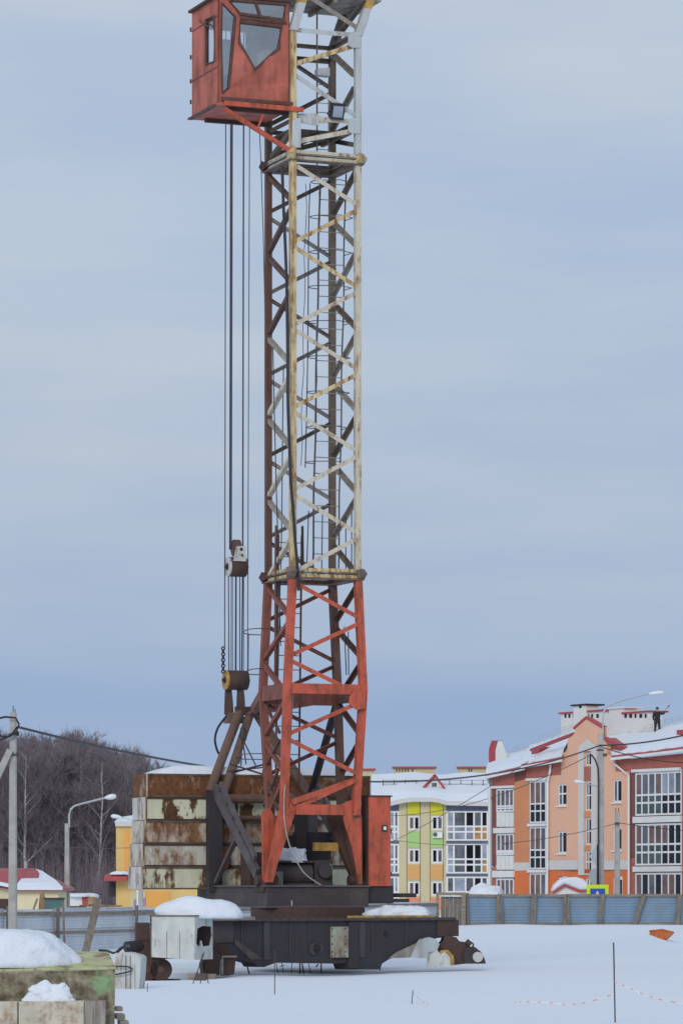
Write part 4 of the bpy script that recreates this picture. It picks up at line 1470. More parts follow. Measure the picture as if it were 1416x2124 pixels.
for du, dv, z0, z1 in ((-0.52, -0.25, ZM + 3.2, ZT - 0.6), (-0.28, -0.72, ZM + 2.9, ZT - 0.9)):
    q = MB()
    q.path([lrail(z0 + (z1 - z0) * k / 12, -1) + U * (du + 0.03 * math.sin(k * 1.9)) + V * dv for k in range(13)], 0.011, 5)
    obj('cage_bar', q, 'grey_steel', lo_)
# ladder in the red section
lad = MB()
def lr2(z, s): return cp(-0.62 + s * 0.36 + (ZM - z) * -0.012, 0.25, z)
for s in (-1, 1): lad.path([lr2(z, s) for z in (12.6, 10.5, 8.0, 5.2)], 0.035, 6)
lo2 = obj('ladder', lad, 'crane_brown', crane)
for i in range(18):
    q = MB()
    q.tube(lr2(5.4 + i * 0.41, -1), lr2(5.4 + i * 0.41, 1), 0.014, 5)
    obj('rung', q, 'grey_steel', lo2)
# ladder in the head section
lad = MB()
for du in (0.25, 0.62): lad.tube(cp(du, 0.3, 23.4), cp(du, 0.3, 28.0 if du < 0.5 else 25.9), 0.028, 6)
lo3 = obj('ladder', lad, 'old_grey', crane)
for i in range(9):
    q = MB()
    q.tube(cp(0.25, 0.3, 23.6 + i * 0.27), cp(0.62, 0.3, 23.6 + i * 0.27), 0.013, 5)
    obj('rung', q, 'old_grey', lo3)
# guard hoops on the left side
def hoop(px0, px1, py, v_, ry, m_='crane_brown', r=0.015):
    c = onV((px0 + px1) / 2, py, v_)
    rx = (px1 - px0) / 2 / 70.0
    q = MB()
    W_ = V * ry * 0.6 - Z * 0.07
    pts = [c + U * (math.cos(a) * rx) + W_ * math.sin(a) for a in [math.pi * 0.5 + math.pi * k / 12 for k in range(13)]]
    pts = [c + U * rx + W_] + pts + [c + U * rx - W_]
    q.path(pts, r, 5)
    obj('guard_hoop', q, m_, crane)
hoop(505, 556, 1310, 1.2, 0.5)
hoop(510, 556, 1393, 1.2, 0.5)
hoop(488, 556, 1569, 1.6, 0.6, 'grey_steel')
hoop(512, 556, 1480, 1.4, 0.4, 'grey_steel')
q = MB()
q.tube(onV(515, 1314, 0.75), onV(514, 1394, 0.75), 0.022, 6)
obj('guard_post', q, 'crane_brown', crane)

# ---- box girders round the red section at the strut level
for (a, b, n, m_, top, bot) in (('N', 'R', -V, 'crane_red', 8.22, 7.93), ('L', 'N', -U, 'red_brown', 8.22, 7.78), ('F', 'L', V, 'red_brown', 8.05, 7.70), ('R', 'F', U, 'crane_brown', 8.15, 7.75)):
    q = MB()
    A, B = corner(a, 8.05), corner(b, 8.05)
    A.z = B.z = (top + bot) / 2
    q.bar(A, B, 0.16, top - bot)
    obj('girder', q, m_, low)
q = MB()
q.prism([onV(724, 1446, -1.14), onV(735, 1432, -1.14), onV(757, 1432, -1.14), onV(757, 1470, -1.14), onV(738, 1472, -1.14), onV(724, 1460, -1.14)], V * 0.03)
obj('node_plate', q, 'crane_red', low)
# ---- portal legs: tapering box plates down to the hinge feet
foot_l, foot_r = cp(-1.46, 0.0, 2.45), cp(1.46, 0.0, 2.45)
def leg_plate(pts, v0, thick, m_, name='leg_plate', par=None):
    q = MB()
    q.prism([onV(x, y, v0) for x, y in pts], V * thick)
    return obj(name, q, m_, par or low)
leg_plate([(592, 1660), (601, 1657), (615, 1668), (613, 1684), (576, 1792), (566, 1830), (549, 1830), (566, 1745), (578, 1690)], -0.64, 0.07, 'crane_red')
leg_plate([(544, 1684), (560, 1676), (572, 1700), (566, 1800), (560, 1834), (546, 1834), (545, 1745)], -0.25, 0.10, 'crane_red')
leg_plate([(706, 1670), (727, 1660), (748, 1655), (750, 1700), (751, 1834), (744, 1834), (731, 1760), (716, 1712)], -0.62, 0.07, 'crane_red')
leg_plate([(680, 1690), (708, 1690), (738, 1780), (747, 1836), (738, 1836), (712, 1775)], 0.35, 0.25, 'crane_brown')
leg_plate([(726, 1660), (746, 1655), (750, 1745), (749, 1834), (744, 1834), (735, 1745)], 0.05, 0.25, 'crane_brown')
for s, c1, c2 in ((-1, 'N', 'L'), (1, 'R', 'F')):
    ft = cp(1.44 * s, 0, 2.55)
    for c in (c1, c2):
        q = MB()
        A = corner(c, 4.6)
        q.bar(A, ft.lerp(A, 0.08), 0.24, 0.20, up=V)
        obj('leg', q, 'crane_red' if c in 'N' else 'crane_brown', low)
    q = MB()
    q.tube(ft - U * 0.32, ft + U * 0.32, 0.17, 14)
    q.box(ft - Z * 0.16, U * 0.22, V * 0.38, Z * 0.16)
    obj('hinge', q, 'brown_steel', low)
q = MB()
q.bar(onV(612, 1679, -0.6), onV(710, 1680, -0.6), 0.2, 0.30)
obj('portal_beam', q, 'crane_red', low)
q = MB()
q.bar(onV(737, 1618, -0.66), onV(604, 1664, -0.66), 0.12, 0.16)
obj('diagonal_brace', q, 'crane_red', low)
# lattice of the left leg face
for (x0, y0, x1, y1) in ((546, 1600, 576, 1680), (576, 1600, 547, 1672), (545, 1450, 580, 1520), (580, 1535, 546, 1600)):
    q = MB()
    q.bar(onU(x0, y0, -1.18), onU(x1, y1, -1.18), 0.07, 0.07)
    obj('diagonal_brace', q, 'crane_brown', low)

# ---- slewing platform
pf = MB()
for v_ in (-0.5, 5.4): pf.box(cp(-0.05, v_, 2.10), U * 1.55, V * 0.09, Z * 0.32)
for u_ in (-1.52, 1.42): pf.box(cp(u_, 2.45, 2.098), U * 0.09, V * 3.03, Z * 0.318)
pf.box(cp(-0.05, 2.45, 2.36), U * 1.44, V * 2.85, Z * 0.03)
plat = obj('slewing_platform', pf, 'dark_steel', crane)
q = MB()
for v_ in (-0.605, ): 
    q.box(cp(-0.05, v_, 2.40), U * 1.58, V * 0.05, Z * 0.025)
    q.box(cp(-0.05, v_, 1.80), U * 1.58, V * 0.05, Z * 0.025)
q.box(cp(-1.625, 2.45, 2.40), U * 0.05, V * 3.05, Z * 0.025)
q.box(cp(-1.625, 2.45, 1.80), U * 0.05, V * 3.05, Z * 0.025)
obj('beam_flange', q, 'grey_steel', plat)
q = MB()
q.tube(cp(0, 0.4, 1.46), cp(0, 0.4, 1.79), 1.66, 36)
obj('slew_ring', q, 'brown_steel', crane)
q = MB()
q.box(onV(605, 1873, -0.60), U * 0.018, V * 0.012, Z * 0.075)
obj('paint_mark', q, 'lamp_metal', plat)
# posts, struts and the rear frame
for s in (-1, 1):
    q = MB()
    u_ = -1.6 if s < 0 else 1.5
    q.bar(cp(u_, 4.0, 2.2), cp(u_, 4.0, 5.25), 0.42 if s < 0 else 0.3, 0.3, up=V)
    obj('rear_post', q, 'black_steel' if s < 0 else 'dark_steel', crane)
    ch_ = MB()
    A, B = cp(u_ - 0.02, 3.9, 5.3), cp(u_ + 0.05, 0.45, 2.75)
    d = (B - A).normalized()
    sd_ = d.cross(U).normalized()
    ch_.bar(A, B, 0.12, 0.34, up=sd_)
    st_ = obj('side_strut', ch_, 'grey_steel', crane)
    q = MB()
    off = Vector((0, 0, 0)) - sd_ * 0.42 if sd_.z < 0 else sd_ * 0.42
    q.bar(A + off + d * 0.3, B + off * 0.75 - d * 0.4, 0.10, 0.12, up=sd_)
    obj('strut_chord', q, 'grey_steel', st_)
    for k in range(6):
        t = 0.08 + k * 0.165
        q = MB()
        q.bar(A.lerp(B, t), A.lerp(B, t) + off * (1 - 0.25 * t), 0.09, 0.07)
        obj('lacing', q, 'grey_steel', st_)
    q = MB()
    q.bar(cp(u_, 3.85, 2.5), A.lerp(B, 0.55), 0.13, 0.10)
    obj('side_brace', q, 'grey_steel', crane)
APX = cp(0.05, 5.5, 7.72)
rf_ = MB()
rf_.box(APX, U * 0.42, V * 0.10, Z * 0.13)
gan = obj('gantry', rf_, 'brown_steel', crane)
for (u0, u1, v1, z1, r_, m_) in ((-0.30, -1.72, 4.1, 5.2, 0.14, 'tube_brown'), (0.06, -1.36, 4.0, 5.0, 0.13, 'tube_brown'), (0.25, 1.5, 4.0, 5.05, 0.15, 'tube_brown')):
    q = MB()
    q.tube(APX + U * u0 - Z * 0.05, cp(u1, v1, z1), r_, 10)
    obj('gantry_leg', q, m_, gan)
q = MB()
q.tube(corner('F', 7.85), cp(1.5, 4.0, 5.2), 0.12, 10)
obj('back_stay', q, 'black_steel', crane)
q = MB()
q.bar(corner('L', 8.0), APX + U * 0.15, 0.2, 0.26)
obj('link_strut', q, 'red_brown', crane)
q = MB()
q.bar(corner('F', 7.95), APX + U * 0.3, 0.18, 0.2)
obj('link_strut', q, 'red_brown', crane)
q = MB()
q.tube(cp(-1.6, 4.15, 5.02), cp(1.5, 4.15, 5.02), 0.14, 10)
q.tube(cp(-1.6, 4.15, 4.45), cp(1.5, 4.15, 4.45), 0.07, 8)
obj('cross_tube', q, 'tube_brown', crane)
# small platform railing behind the left chord
q = MB()
q.path([onV(478, 1585, 2.6), onV(545, 1606, 1.8)], 0.028)
q.path([onV(480, 1603, 2.6), onV(546, 1586, 1.8)], 0.028)
q.path([onV(470, 1600, 2.6), onV(545, 1592, 1.8)], 0.02)
q.path([onV(502, 1530, 3.2), onV(530, 1587, 2.4)], 0.02)
q.path([onV(502, 1530, 3.2), onV(500, 1588, 2.4)], 0.02)
obj('walkway_brace', q, 'black_steel', crane)

# ---- pulley blocks and ropes of the luffing tackle
ROPE_Y = 117.3
def pulley(name, px, py, r, half, drum_m, cheek_m):
    c = at(px, py, ROPE_Y)
    q = MB()
    q.tube(c - U * half * 0.94, c + U * half, r, 22)
    d_ = obj(name, q, drum_m, crane, True)
    for f in d_.data.polygons: f.use_smooth = len(f.vertices) == 4
    q = MB()
    q.tube(c - U * (half + 0.03), c - U * half * 0.95, r * 1.0, 22)
    obj('cheek', q, cheek_m, d_)
    q = MB()
    q.tube(c - U * (half + 0.12), c + U * (half + 0.10), 0.055, 10)
    obj('axle', q, 'brown_steel', d_)
    q = MB()
    q.disc_ring(c - U * (half + 0.035), U, r * 0.22, r * 0.36, 0.012, 18)
    obj('boss', q, 'brown_steel', d_)
    return c, d_
c_up, up_o = pulley('pulley_block', 491, 1176, 0.30, 0.27, 'brown_steel', 'old_box')
q = MB()
hc = at(490, 1137, ROPE_Y)
q.tube(hc - U * 0.09, hc + U * 0.09, 0.26, 20)
obj('sheave', q, 'crane_brown', up_o)
q = MB()
q.prism([hc + U * -0.17 - U * 0.03 - Z * 0.42, hc - U * 0.1 + Z * 0.03, hc + U * 0.17 + Z * 0.05, hc + U * 0.21 - Z * 0.42], -V * 0.05)
q.v = [p - V * 0.28 for p in q.v]
obj('hanger_plate', q, 'old_box', up_o)
for du, dz in ((0.04, -0.06), (0.07, -0.24)):
    q = MB()
    p = hc - V * 0.335 + U * du + Z * dz
    q.tube(p, p - V * 0.02, 0.05 if dz > -0.1 else 0.035, 10)
    obj('bolt', q, 'black_steel', up_o)
c_lo, lo_o = pulley('pulley_block', 490, 1411, 0.30, 0.33, 'brown_steel', 'yellow_paint')
for px in (476, 501):
    q = MB()
    q.prism([at(px - 6, 1424, ROPE_Y), at(px + 4, 1424, ROPE_Y), at(px + 7, 1450, ROPE_Y), at(px + 9 if px < 490 else px + 8, 1482, ROPE_Y), at(px - 8, 1482, ROPE_Y), at(px - 7, 1446, ROPE_Y)], V * 0.14)
    obj('clevis', q, 'brown_steel', lo_o)
q = MB()
q.prism([at(476, 1478, ROPE_Y - 0.1), at(502, 1478, ROPE_Y - 0.1), at(514, 1500, ROPE_Y - 0.1), at(470, 1500, ROPE_Y - 0.1)], V * 0.3)
obj('apex_plate', q, 'tube_brown', lo_o)
q = MB()
ch = [at(463, 1345 + i * 6, ROPE_Y - 0.3) for i in range(9)]
for i, p in enumerate(ch):
    q.disc_ring(p, U if i % 2 else V, 0.03, 0.065, 0.02, 10)
obj('chain', q, 'black_steel', lo_o)
def rope(px0, py0, px1, py1, r=0.018, m_='rope'):
    q = MB()
    a, b = at(px0, py0, ROPE_Y), at(px1, py1, ROPE_Y)
    q.tube(a, b, r, 6)
    obj('rope', q, m_, crane)
rope(469, -80, 466, 1345, 0.018)
rope(480, -80, 477, 1140, 0.030)
rope(483, -80, 480, 1140, 0.018)
rope(506, -80, 503.5, 1140, 0.026)
rope(519, -80, 513.5, 1392, 0.015)
for x0, x1, r in ((474, 475, 0.018), (480, 479.5, 0.014), (482.5, 482.5, 0.012), (489.5, 489, 0.030), (497.5, 497.5, 0.018), (503.5, 501.5, 0.024), (505.5, 505, 0.014)):
    rope(x0, 1180, x1, 1400, r)
q = MB()
q.path([at(538, 262, 113.2), at(541, 330, 113.2), at(546, 480, 113.2), at(549, 620, 113.2), at(552, 900, 113.4), at(560, 1190, 113.6)], 0.014, 5)
obj('rope', q, 'rope', crane)
# cables that run down inside and across the tower
def cable(pts, v_, r, m_='cable', name='cable'):
    q = MB()
    ps = [onV(x, y, v_ if not isinstance(v_, (list, tuple)) else v_[i]) for i, (x, y) in enumerate(pts)]
    out = []
    for i in range(len(ps) - 1):
        p0, p1, p2, p3 = ps[max(0, i - 1)], ps[i], ps[i + 1], ps[min(len(ps) - 1, i + 2)]
        for k in range(5):
            t = k / 5
            out.append(0.5 * ((2 * p1) + (p2 - p0) * t + (2 * p0 - 5 * p1 + 4 * p2 - p3) * t * t + (3 * p1 - p0 - 3 * p2 + p3) * t * t * t))
    out.append(ps[-1])
    q.path(out, r, 7)
    return obj(name, q, m_, crane)
cable([(585, 345), (588, 430), (592, 520), (596, 640), (597, 740), (597, 830), (600, 920), (603, 1000), (608, 1060), (612, 1120), (617, 1180), (619, 1225)], -1.18, 0.045)
cable([(590, 440), (593, 560), (595, 700), (596, 800)], -1.14, 0.03)
for pts in ([(566, 720), (569, 860), (573, 1010), (578, 1180), (582, 1340)], [(588, 760), (586, 900), (584, 1100), (580, 1260), (576, 1440)], [(643, 380), (640, 480), (639, 640), (637, 800), (633, 970)], [(669, 1050), (667, 1180)], [(640, 1060), (636, 1180)], [(717, 1060), (717, 1180)], [(729, 1060), (729, 1180)], [(714, 1300), (718, 1400)], [(722, 1310), (723, 1400)], [(627, 1090), (628, 1180)]):
    cable(pts, 0.0, 0.016)
for pts, r in (([(573, 1090), (572, 1180), (571, 1440)], 0.04), ([(627, 1092), (628, 1190)], 0.04)):
    cable(pts, 0.2, r, 'crane_brown', 'pipe')
cable([(608, 1440), (604, 1500), (600, 1580), (590, 1640), (590, 1700), (598, 1745), (612, 1780), (632, 1812), (665, 1836)], -0.75, 0.020, 'pale_hose', 'hose')
cable([(470, 1485), (452, 1510), (446, 1535), (452, 1560), (462, 1570)], 5.0, 0.035, 'black', 'hose')
# small hook block hanging from the gantry
q = MB()
p = at(504, 1520, 116.5)
q.tube(p + Z * 0.16, p - Z * 0.18, 0.08, 10, 0.12)
q.tube(p - Z * 0.18, p - Z * 0.30, 0.12, 10, 0.03)
q.tube(p + Z * 0.16, p + Z * 0.5, 0.02, 6)
q.path([p - Z * 0.28, p - Z * 0.95 - U * 0.13], 0.02)
q.path([p - Z * 0.28, p - Z * 0.95 + U * 0.10], 0.02)
obj('hook_block', q, 'dark_steel', crane)

# ---- machinery on the platform
q = MB()
c = cp(-0.35, 0.85, 2.75)
q.tube(c - U * 0.55, c + U * 0.55, 0.36, 22)
wn_ = obj('winch', q, 'grey_steel', crane)
for i in range(16):
    q = MB()
    q.disc_ring(c + U * (-0.5 + i * 0.066), U, 0.36, 0.375, 0.016, 22)
    obj('rope_turn', q, 'dark_steel', wn_)
q = MB()
q.box(c + Z * -0.33, U * 0.62, V * 0.3, Z * 0.06)
q.box(c + Z * 0.36 - V * 0.1, U * 0.55, V * 0.28, Z * 0.03)
obj('winch_frame', q, 'dark_steel', wn_)
q = MB()
q.box(cp(0.55, 0.9, 2.78), U * 0.28, V * 0.35, Z * 0.38)
q.tube(cp(0.55, 0.5, 2.85), cp(0.55, 0.38, 2.85), 0.22, 16)
gb = obj('gearbox', q, 'dark_steel', crane)
q = MB()
q.tube(onV(683, 1798, 0.45), onV(683, 1798, 0.40), 0.10, 12)
obj('cover', q, 'bin_teal', gb)
q = MB()
q.box(cp(0.62, 0.55, 3.55), U * 0.36, V * 0.12, Z * 0.12)
obj('yellow_beam', q, 'yellow_paint', crane)
q = MB()
q.box(cp(0.35, 1.9, 3.5), U * 0.14, V * 0.14, Z * 1.1)
q.box(cp(0.0, 2.2, 3.3), U * 0.22, V * 0.2, Z * 0.6)
q.box(cp(0.9, 2.4, 3.2), U * 0.5, V * 0.3, Z * 0.8)
obj('machine_housing', q, 'black_steel', crane)
q = MB()
q.box(cp(-0.75, 2.4, 2.9), U * 0.45, V * 0.4, Z * 0.5)
q.tube(cp(-1.1, 1.6, 2.75), cp(-0.5, 1.6, 2.75), 0.24, 16)
obj('motor', q, 'brown_steel', crane)
q = MB()
q.box(cp(-1.05, 0.5, 2.62), U * 0.22, V * 0.25, Z * 0.2)
obj('brake_box', q, 'old_grey', crane)
q = MB()
q.prism([onU(455, 1775, -1.2), onU(470, 1765, -1.2), onU(466, 1800, -1.2), onU(458, 1808, -1.2)], U * 0.1)
obj('guard_plate', q, 'crane_red', crane)
# electrical cabinet on the right
q = MB()
q.box(cp(1.90, -0.22, 3.70), U * 0.34, V * 0.27, Z * 1.30)
cab2 = obj('electrical_cabinet', q, 'crane_red', crane)
q = MB()
q.box(cp(1.55, -0.22, 3.70), U * 0.014, V * 0.262, Z * 1.29)
obj('side_panel', q, 'crane_brown', cab2)
q = MB()
q.box(cp(1.91, -0.22, 5.02), U * 0.37, V * 0.30, Z * 0.022)
obj('lid', q, 'brown_steel', cab2)
q = MB()
p = onV(797, 1718, -0.5)
q.box(p, U * 0.075, V * 0.03, Z * 0.09)
lb = obj('lamp', q, 'black_steel', cab2)
q = MB()
q.box(p - V * 0.034, U * 0.045, V * 0.006, Z * 0.05)
obj('lens', q, 'lamp_head', lb)
for z in (2.75, 4.0):
    q = MB()
    q.tube(cp(2.26, -0.46, z - 0.07), cp(2.26, -0.46, z + 0.07), 0.03, 8)
    obj('hinge', q, 'brown_steel', cab2)
# walkway brackets right of the platform
q = MB()
q.box(cp(1.95, -0.1, 2.15), U * 0.42, V * 0.3, Z * 0.26)
q.box(cp(2.5, 0.1, 2.13), U * 0.75, V * 0.12, Z * 0.06)
q.box(cp(2.3, -0.2, 1.98), U * 0.6, V * 0.12, Z * 0.05)
obj('side_walkway', q, 'black_steel', crane)

# ---- operator's cab
u0, u1, v0, v1 = -3.27, -1.13, -1.0, 1.25
zb, zt = 24.70, 27.74
cabo = MB()
cabo.box(cp((u0 + u1) / 2, (v0 + v1) / 2, zb - 0.02), U * ((u1 - u0) / 2 + 0.03), V * ((v1 - v0) / 2 + 0.03), Z * 0.03)
cab = obj('operator_cab', cabo, 'cab_red', crane)
def F2(px, py):                     # front face coordinates (u, z) of a photo pixel
    p = onV(px, py, v0)
    return ((p - C0).dot(U), p.z)
def bulge(u, z):
    """the lower front swells into a shallow ridge below the V-shaped window"""
    ur = -2.02
    a = max(0.0, 1 - abs(u - ur) / 1.0)
    b = max(0.0, min(1.0, 1 - abs(z - 26.05) / 1.5))
    return cp(u, v0 - 0.22 * a * b, z)
win_main = [F2(*p) for p in ((497, 46), (583, 56), (576, 101), (525, 146), (495, 90))]
win_top = [F2(*p) for p in ((474, 0), (592, 9), (588, 42), (497, 29))]
win_left = [F2(*p) for p in ((460, 6), (487, 34), (482, 92), (474, 182), (461, 194), (459, 90))]
lo, hi_ = zb, zt
front_outer = [(u0, zb), (u1, zb), (u1, zt), (u0, zt)]
NS = 12
# the outer loop is subdivided so that the bulge can shape it
def sub(loop, n):
    out = []
    for a, b in zip(loop, loop[1:] + loop[:1]):
        out += [(a[0] + (b[0] - a[0]) * i / n, a[1] + (b[1] - a[1]) * i / n) for i in range(n)]
    return out
q = MB()
ridge = [(-2.02, zb + 0.02)]
q.plate(sub(front_outer, 4), [sub(win_main, 2), win_top, win_left], lambda u, z: bulge(u, z), V * 0.05)
obj('front_panel', q, 'cab_red', cab)
def gasket(loop, w, fn, name='window_frame', m_='crane_brown'):
    q = MB()
    q.path([fn(*p) for p in loop], w, 6, closed=True)
    return obj(name, q, m_, cab)
for loop, nm in ((win_main, 'm'), (win_top, 't'), (win_left, 'l')):
    f_ = gasket(loop, 0.035 if nm == 'l' else 0.05, lambda u, z: bulge(u, z) - V * 0.012)
    q = MB()
    q.add([bulge(u, z) + V * 0.02 for u, z in loop], [tuple(range(len(loop)))])
    obj('pane', q, 'cab_glass', f_)
q = MB()
q.tube(bulge(*F2(529, 0)) - V * 0.01, bulge(*F2(541, 37)) - V * 0.01, 0.035, 6)
q.tube(bulge(*F2(497, 38)) - V * 0.01, bulge(*F2(592, 48)) - V * 0.01, 0.055, 6)
obj('window_frame', q, 'crane_brown', cab)
q = MB()
def S2(px, py):
    p = onU(px, py, u0)
    return ((p - C0).dot(V), p.z)
win_side = [S2(*p) for p in ((428, 41), (445, 33), (446, 127), (428, 134))]
q.plate([(v0, zb), (v1, zb), (v1, zt), (v0, zt)], [win_side], lambda v, z: cp(u0, v, z), U * 0.05)
sp = obj('side_panel', q, 'cab_red', cab)
f_ = gasket(win_side, 0.04, lambda v, z: cp(u0 - 0.012, v, z))
q = MB()
q.add([cp(u0 + 0.02, v, z) for v, z in win_side], [(0, 1, 2, 3)])
obj('pane', q, 'cab_glass', f_)
q = MB()
q.box(cp(u1, (v0 + v1) / 2, zb + 1.5), U * 0.03, V * ((v1 - v0) / 2), Z * 1.5)
obj('side_panel', q, 'crane_brown', cab)
q = MB()
bwn = [(u0 + 0.5, zb + 1.3), (u1 - 0.5, zb + 1.3), (u1 - 0.5, zb + 2.6), (u0 + 0.5, zb + 2.6)]
q.plate([(u0, zb), (u1, zb), (u1, zt), (u0, zt)], [bwn], lambda u, z: cp(u, v1, z), -V * 0.05)
obj('rear_panel', q, 'interior_pale', cab)
q = MB()
q.prism([cp(u0 - 0.10, v0 - 0.06, zt + 0.0), cp(u1 + 0.06, v0 - 0.06, zt + 0.0), cp(u1 + 0.06, v1 + 0.06, zt + 0.0), cp(u0 - 0.10, v1 + 0.06, zt + 0.0)], Z * 0.07)
obj('roof', q, 'brown_steel', cab)
q = MB()
q.box(cp((u0 + u1) / 2, (v0 + v1) / 2, zt - 0.04), U * 1.0, V * 1.05, Z * 0.02)
obj('ceiling_panel', q, 'interior_pale', cab)
# seams, hand rail, hinges, floor lip and bracket
for z in (25.75, 27.2):
    q = MB()
    q.box(cp(u0 - 0.006, 0.15, z), U * 0.008, V * 1.08, Z * 0.012)
    obj('seam', q, 'crane_brown', cab)
q = MB()
q.path([cp(u0 - 0.05, -0.35, 27.0), cp(u0 - 0.07, -0.1, 27.12), cp(u0 - 0.05, 0.55, 27.38)], 0.018)
obj('hand_rail', q, 'crane_brown', cab)
q = MB()
for z in (25.1, 25.7, 26.4, 27.2): q.tube(cp(u0 - 0.03, v1 + 0.02, z), cp(u0 - 0.03, v1 + 0.02, z + 0.12), 0.03, 6)
obj('hinges', q, 'brown_steel', cab)
q = MB()
q.box(cp((u0 + u1) / 2 + 0.1, v0 - 0.04, zb + 0.13), U * 1.08, V * 0.05, Z * 0.05)
q.box(cp(u0 - 0.04, (v0 + v1) / 2 + 0.1, zb - 0.03), U * 0.07, V * 1.1, Z * 0.025)
obj('floor_lip', q, 'crane_brown', cab)
q = MB()
q.bar(cp(u0 + 0.15, v0 - 0.1, zb + 0.0), cp(-0.72, v0 - 0.1, zb - 0.02), 0.10, 0.13)
obj('floor_beam', q, 'crane_red', cab)
q = MB()
q.bar(cp(u0 + 0.3, v0 + 0.15, zb - 0.09), cp(-1.0, v0 + 0.15, zb - 0.09), 0.14, 0.14)
q.bar(cp(u0 + 0.3, v1 - 0.3, zb - 0.09), cp(-1.0, v1 - 0.3, zb - 0.09), 0.14, 0.14)
obj('floor_beam', q, 'brown_steel', cab)
q = MB()
q.tube(onV(466, 226, -1.08), onV(604, 314, -1.08), 0.075, 10)
obj('bracket_strut', q, 'crane_red', cab)
q = MB()
q.tube(onV(546, 238, -1.05), onV(536, 262, -1.05), 0.03, 8)
obj('bracket_strut', q, 'crane_red', cab)
# inside: seat, console, curtain, wall box
q = MB()
q.box(cp(-2.1, 0.1, 25.2), U * 0.26, V * 0.26, Z * 0.06)
q.box(cp(-2.1, 0.38, 25.65), U * 0.26, V * 0.06, Z * 0.42)
q.box(cp(-2.1, 0.1, 24.95), U * 0.1, V * 0.1, Z * 0.24)
obj('seat', q, 'interior', cab)
for du in (-0.5, 0.5):
    q = MB()
    q.box(cp(-2.1 + du, -0.15, 25.35), U * 0.12, V * 0.3, Z * 0.38)
    q.tube(cp(-2.1 + du, -0.25, 25.7), cp(-2.1 + du, -0.28, 25.98), 0.02, 6)
    obj('console', q, 'interior', cab)
q = MB()
for i in range(6): q.tube(cp(-2.55 + i * 0.07, 0.6, 25.4), cp(-2.55 + i * 0.07, 0.6, 26.9), 0.05, 8)
obj('curtain', q, 'interior_pale', cab)
q = MB()
q.box(cp(-1.3, 0.5, 26.2), U * 0.12, V * 0.3, Z * 0.4)
obj('switch_box', q, 'interior_pale', cab)

# ---- undercarriage with its bogies
FBp, RBp = Vector((at(455, 0, 106.3).x, 106.3, 0)), Vector((at(945, 0, 111.6).x, 111.6, 0))
DU = (RBp - FBp).normalized()
DN = Vector((DU.y, -DU.x, 0))
UW = Wall(FBp, DU)
def upoly(pts, o0, thick): 
    q = MB()
    return q.prism([UW.pt(x, y, o0) for x, y in pts], -UW.n * thick)
uc = obj('undercarriage', upoly([(440, 1908), (470, 1906), (700, 1908), (900, 1906), (948, 1907), (949, 1941), (925, 1944), (905, 1946), (862, 1972), (806, 1990), (792, 1999), (788, 2011), (724, 2011), (719, 1997), (690, 1999), (572, 1997), (548, 2006), (535, 2006), (530, 1998), (488, 1986), (440, 1954)], 0.0, 0.65), 'black_steel', crane)
for (x0, x1, y0, y1, o, m_) in ((440, 482, 1910, 1955, 0.05, 'dark_steel'), (546, 558, 1912, 1990, 0.04, 'dark_steel'), (720, 742, 1912, 2008, 0.06, 'black_steel'), (744, 756, 1912, 1985, 0.03, 'dark_steel'), (440, 940, 1904, 1910, 0.09, 'dark_steel'), (905, 949, 1908, 1942, 0.04, 'brown_steel')):
    q = MB()
    UW.box(q, x0, x1, y0, y1, 0.0, o)
    obj('stiffener', q, m_, uc)
q = MB()
UW.box(q, 685, 718, 1922, 1986, 0.0, 0.10)
obj('access_plate', q, 'plate_green', uc)
q = MB()
c = UW.pt(655, 1968, 0.0)
for k in range(3): q.tube(c + DU * (-0.1 + 0.1 * k), c + DU * (-0.1 + 0.1 * k) + UW.n * 0.05, 0.17 - 0.02 * k, 14)
obj('boss', q, 'dark_steel', uc)
q = MB()
c = UW.pt(800, 1937, 0.0)
q.tube(c, c + UW.n * 0.012, 0.085, 14)
obj('hole_shade_disc', q, 'black', uc)  # raised black disc, shade of a hole put into its colour
q = upoly([(546, 1990), (520, 1990), (486, 1958), (486, 1946)], 0.03, 0.03)
obj('stiffener', q, 'dark_steel', uc)
for i_ in range(26):
    q = MB()
    c = UW.pt(448 + i_ * 19.2, 1907, 0.09)
    q.tube(c, c + UW.n * 0.025, 0.022, 6)
    obj('bolt', q, 'dark_steel', uc)
for x_, y_ in [(688, y) for y in (1926, 1942, 1958, 1974, 1983)] + [(715, y) for y in (1926, 1942, 1958, 1974, 1983)]:
    q = MB()
    c = UW.pt(x_, y_, 0.10)
    q.tube(c, c + UW.n * 0.02, 0.022, 6)
    obj('bolt', q, 'dark_steel', uc)
for x_ in (500, 600, 640, 770, 840):
    q = MB()
    UW.box(q, x_, x_ + 1.6, 1912, 1984 if x_ < 800 else 1970, 0.0, 0.02)
    obj('weld_seam', q, 'dark_steel', uc)
# ring frame under the slewing ring and the rear legs
q = MB()
q.tube(cp(0, 0.4, 0.45), cp(0, 0.4, 1.46), 1.85, 32)
obj('ring_frame', q, 'black_steel', uc)
for tx, ty in ((at(330, 0, 105.8).x, 105.8), (C0.x + 2.6, 117.0)):
    q = MB()
    q.bar(cp(0, 0.4, 1.0), Vector((tx, ty, 1.2)), 0.6, 0.75)
    obj('leg_beam', q, 'black_steel', uc)
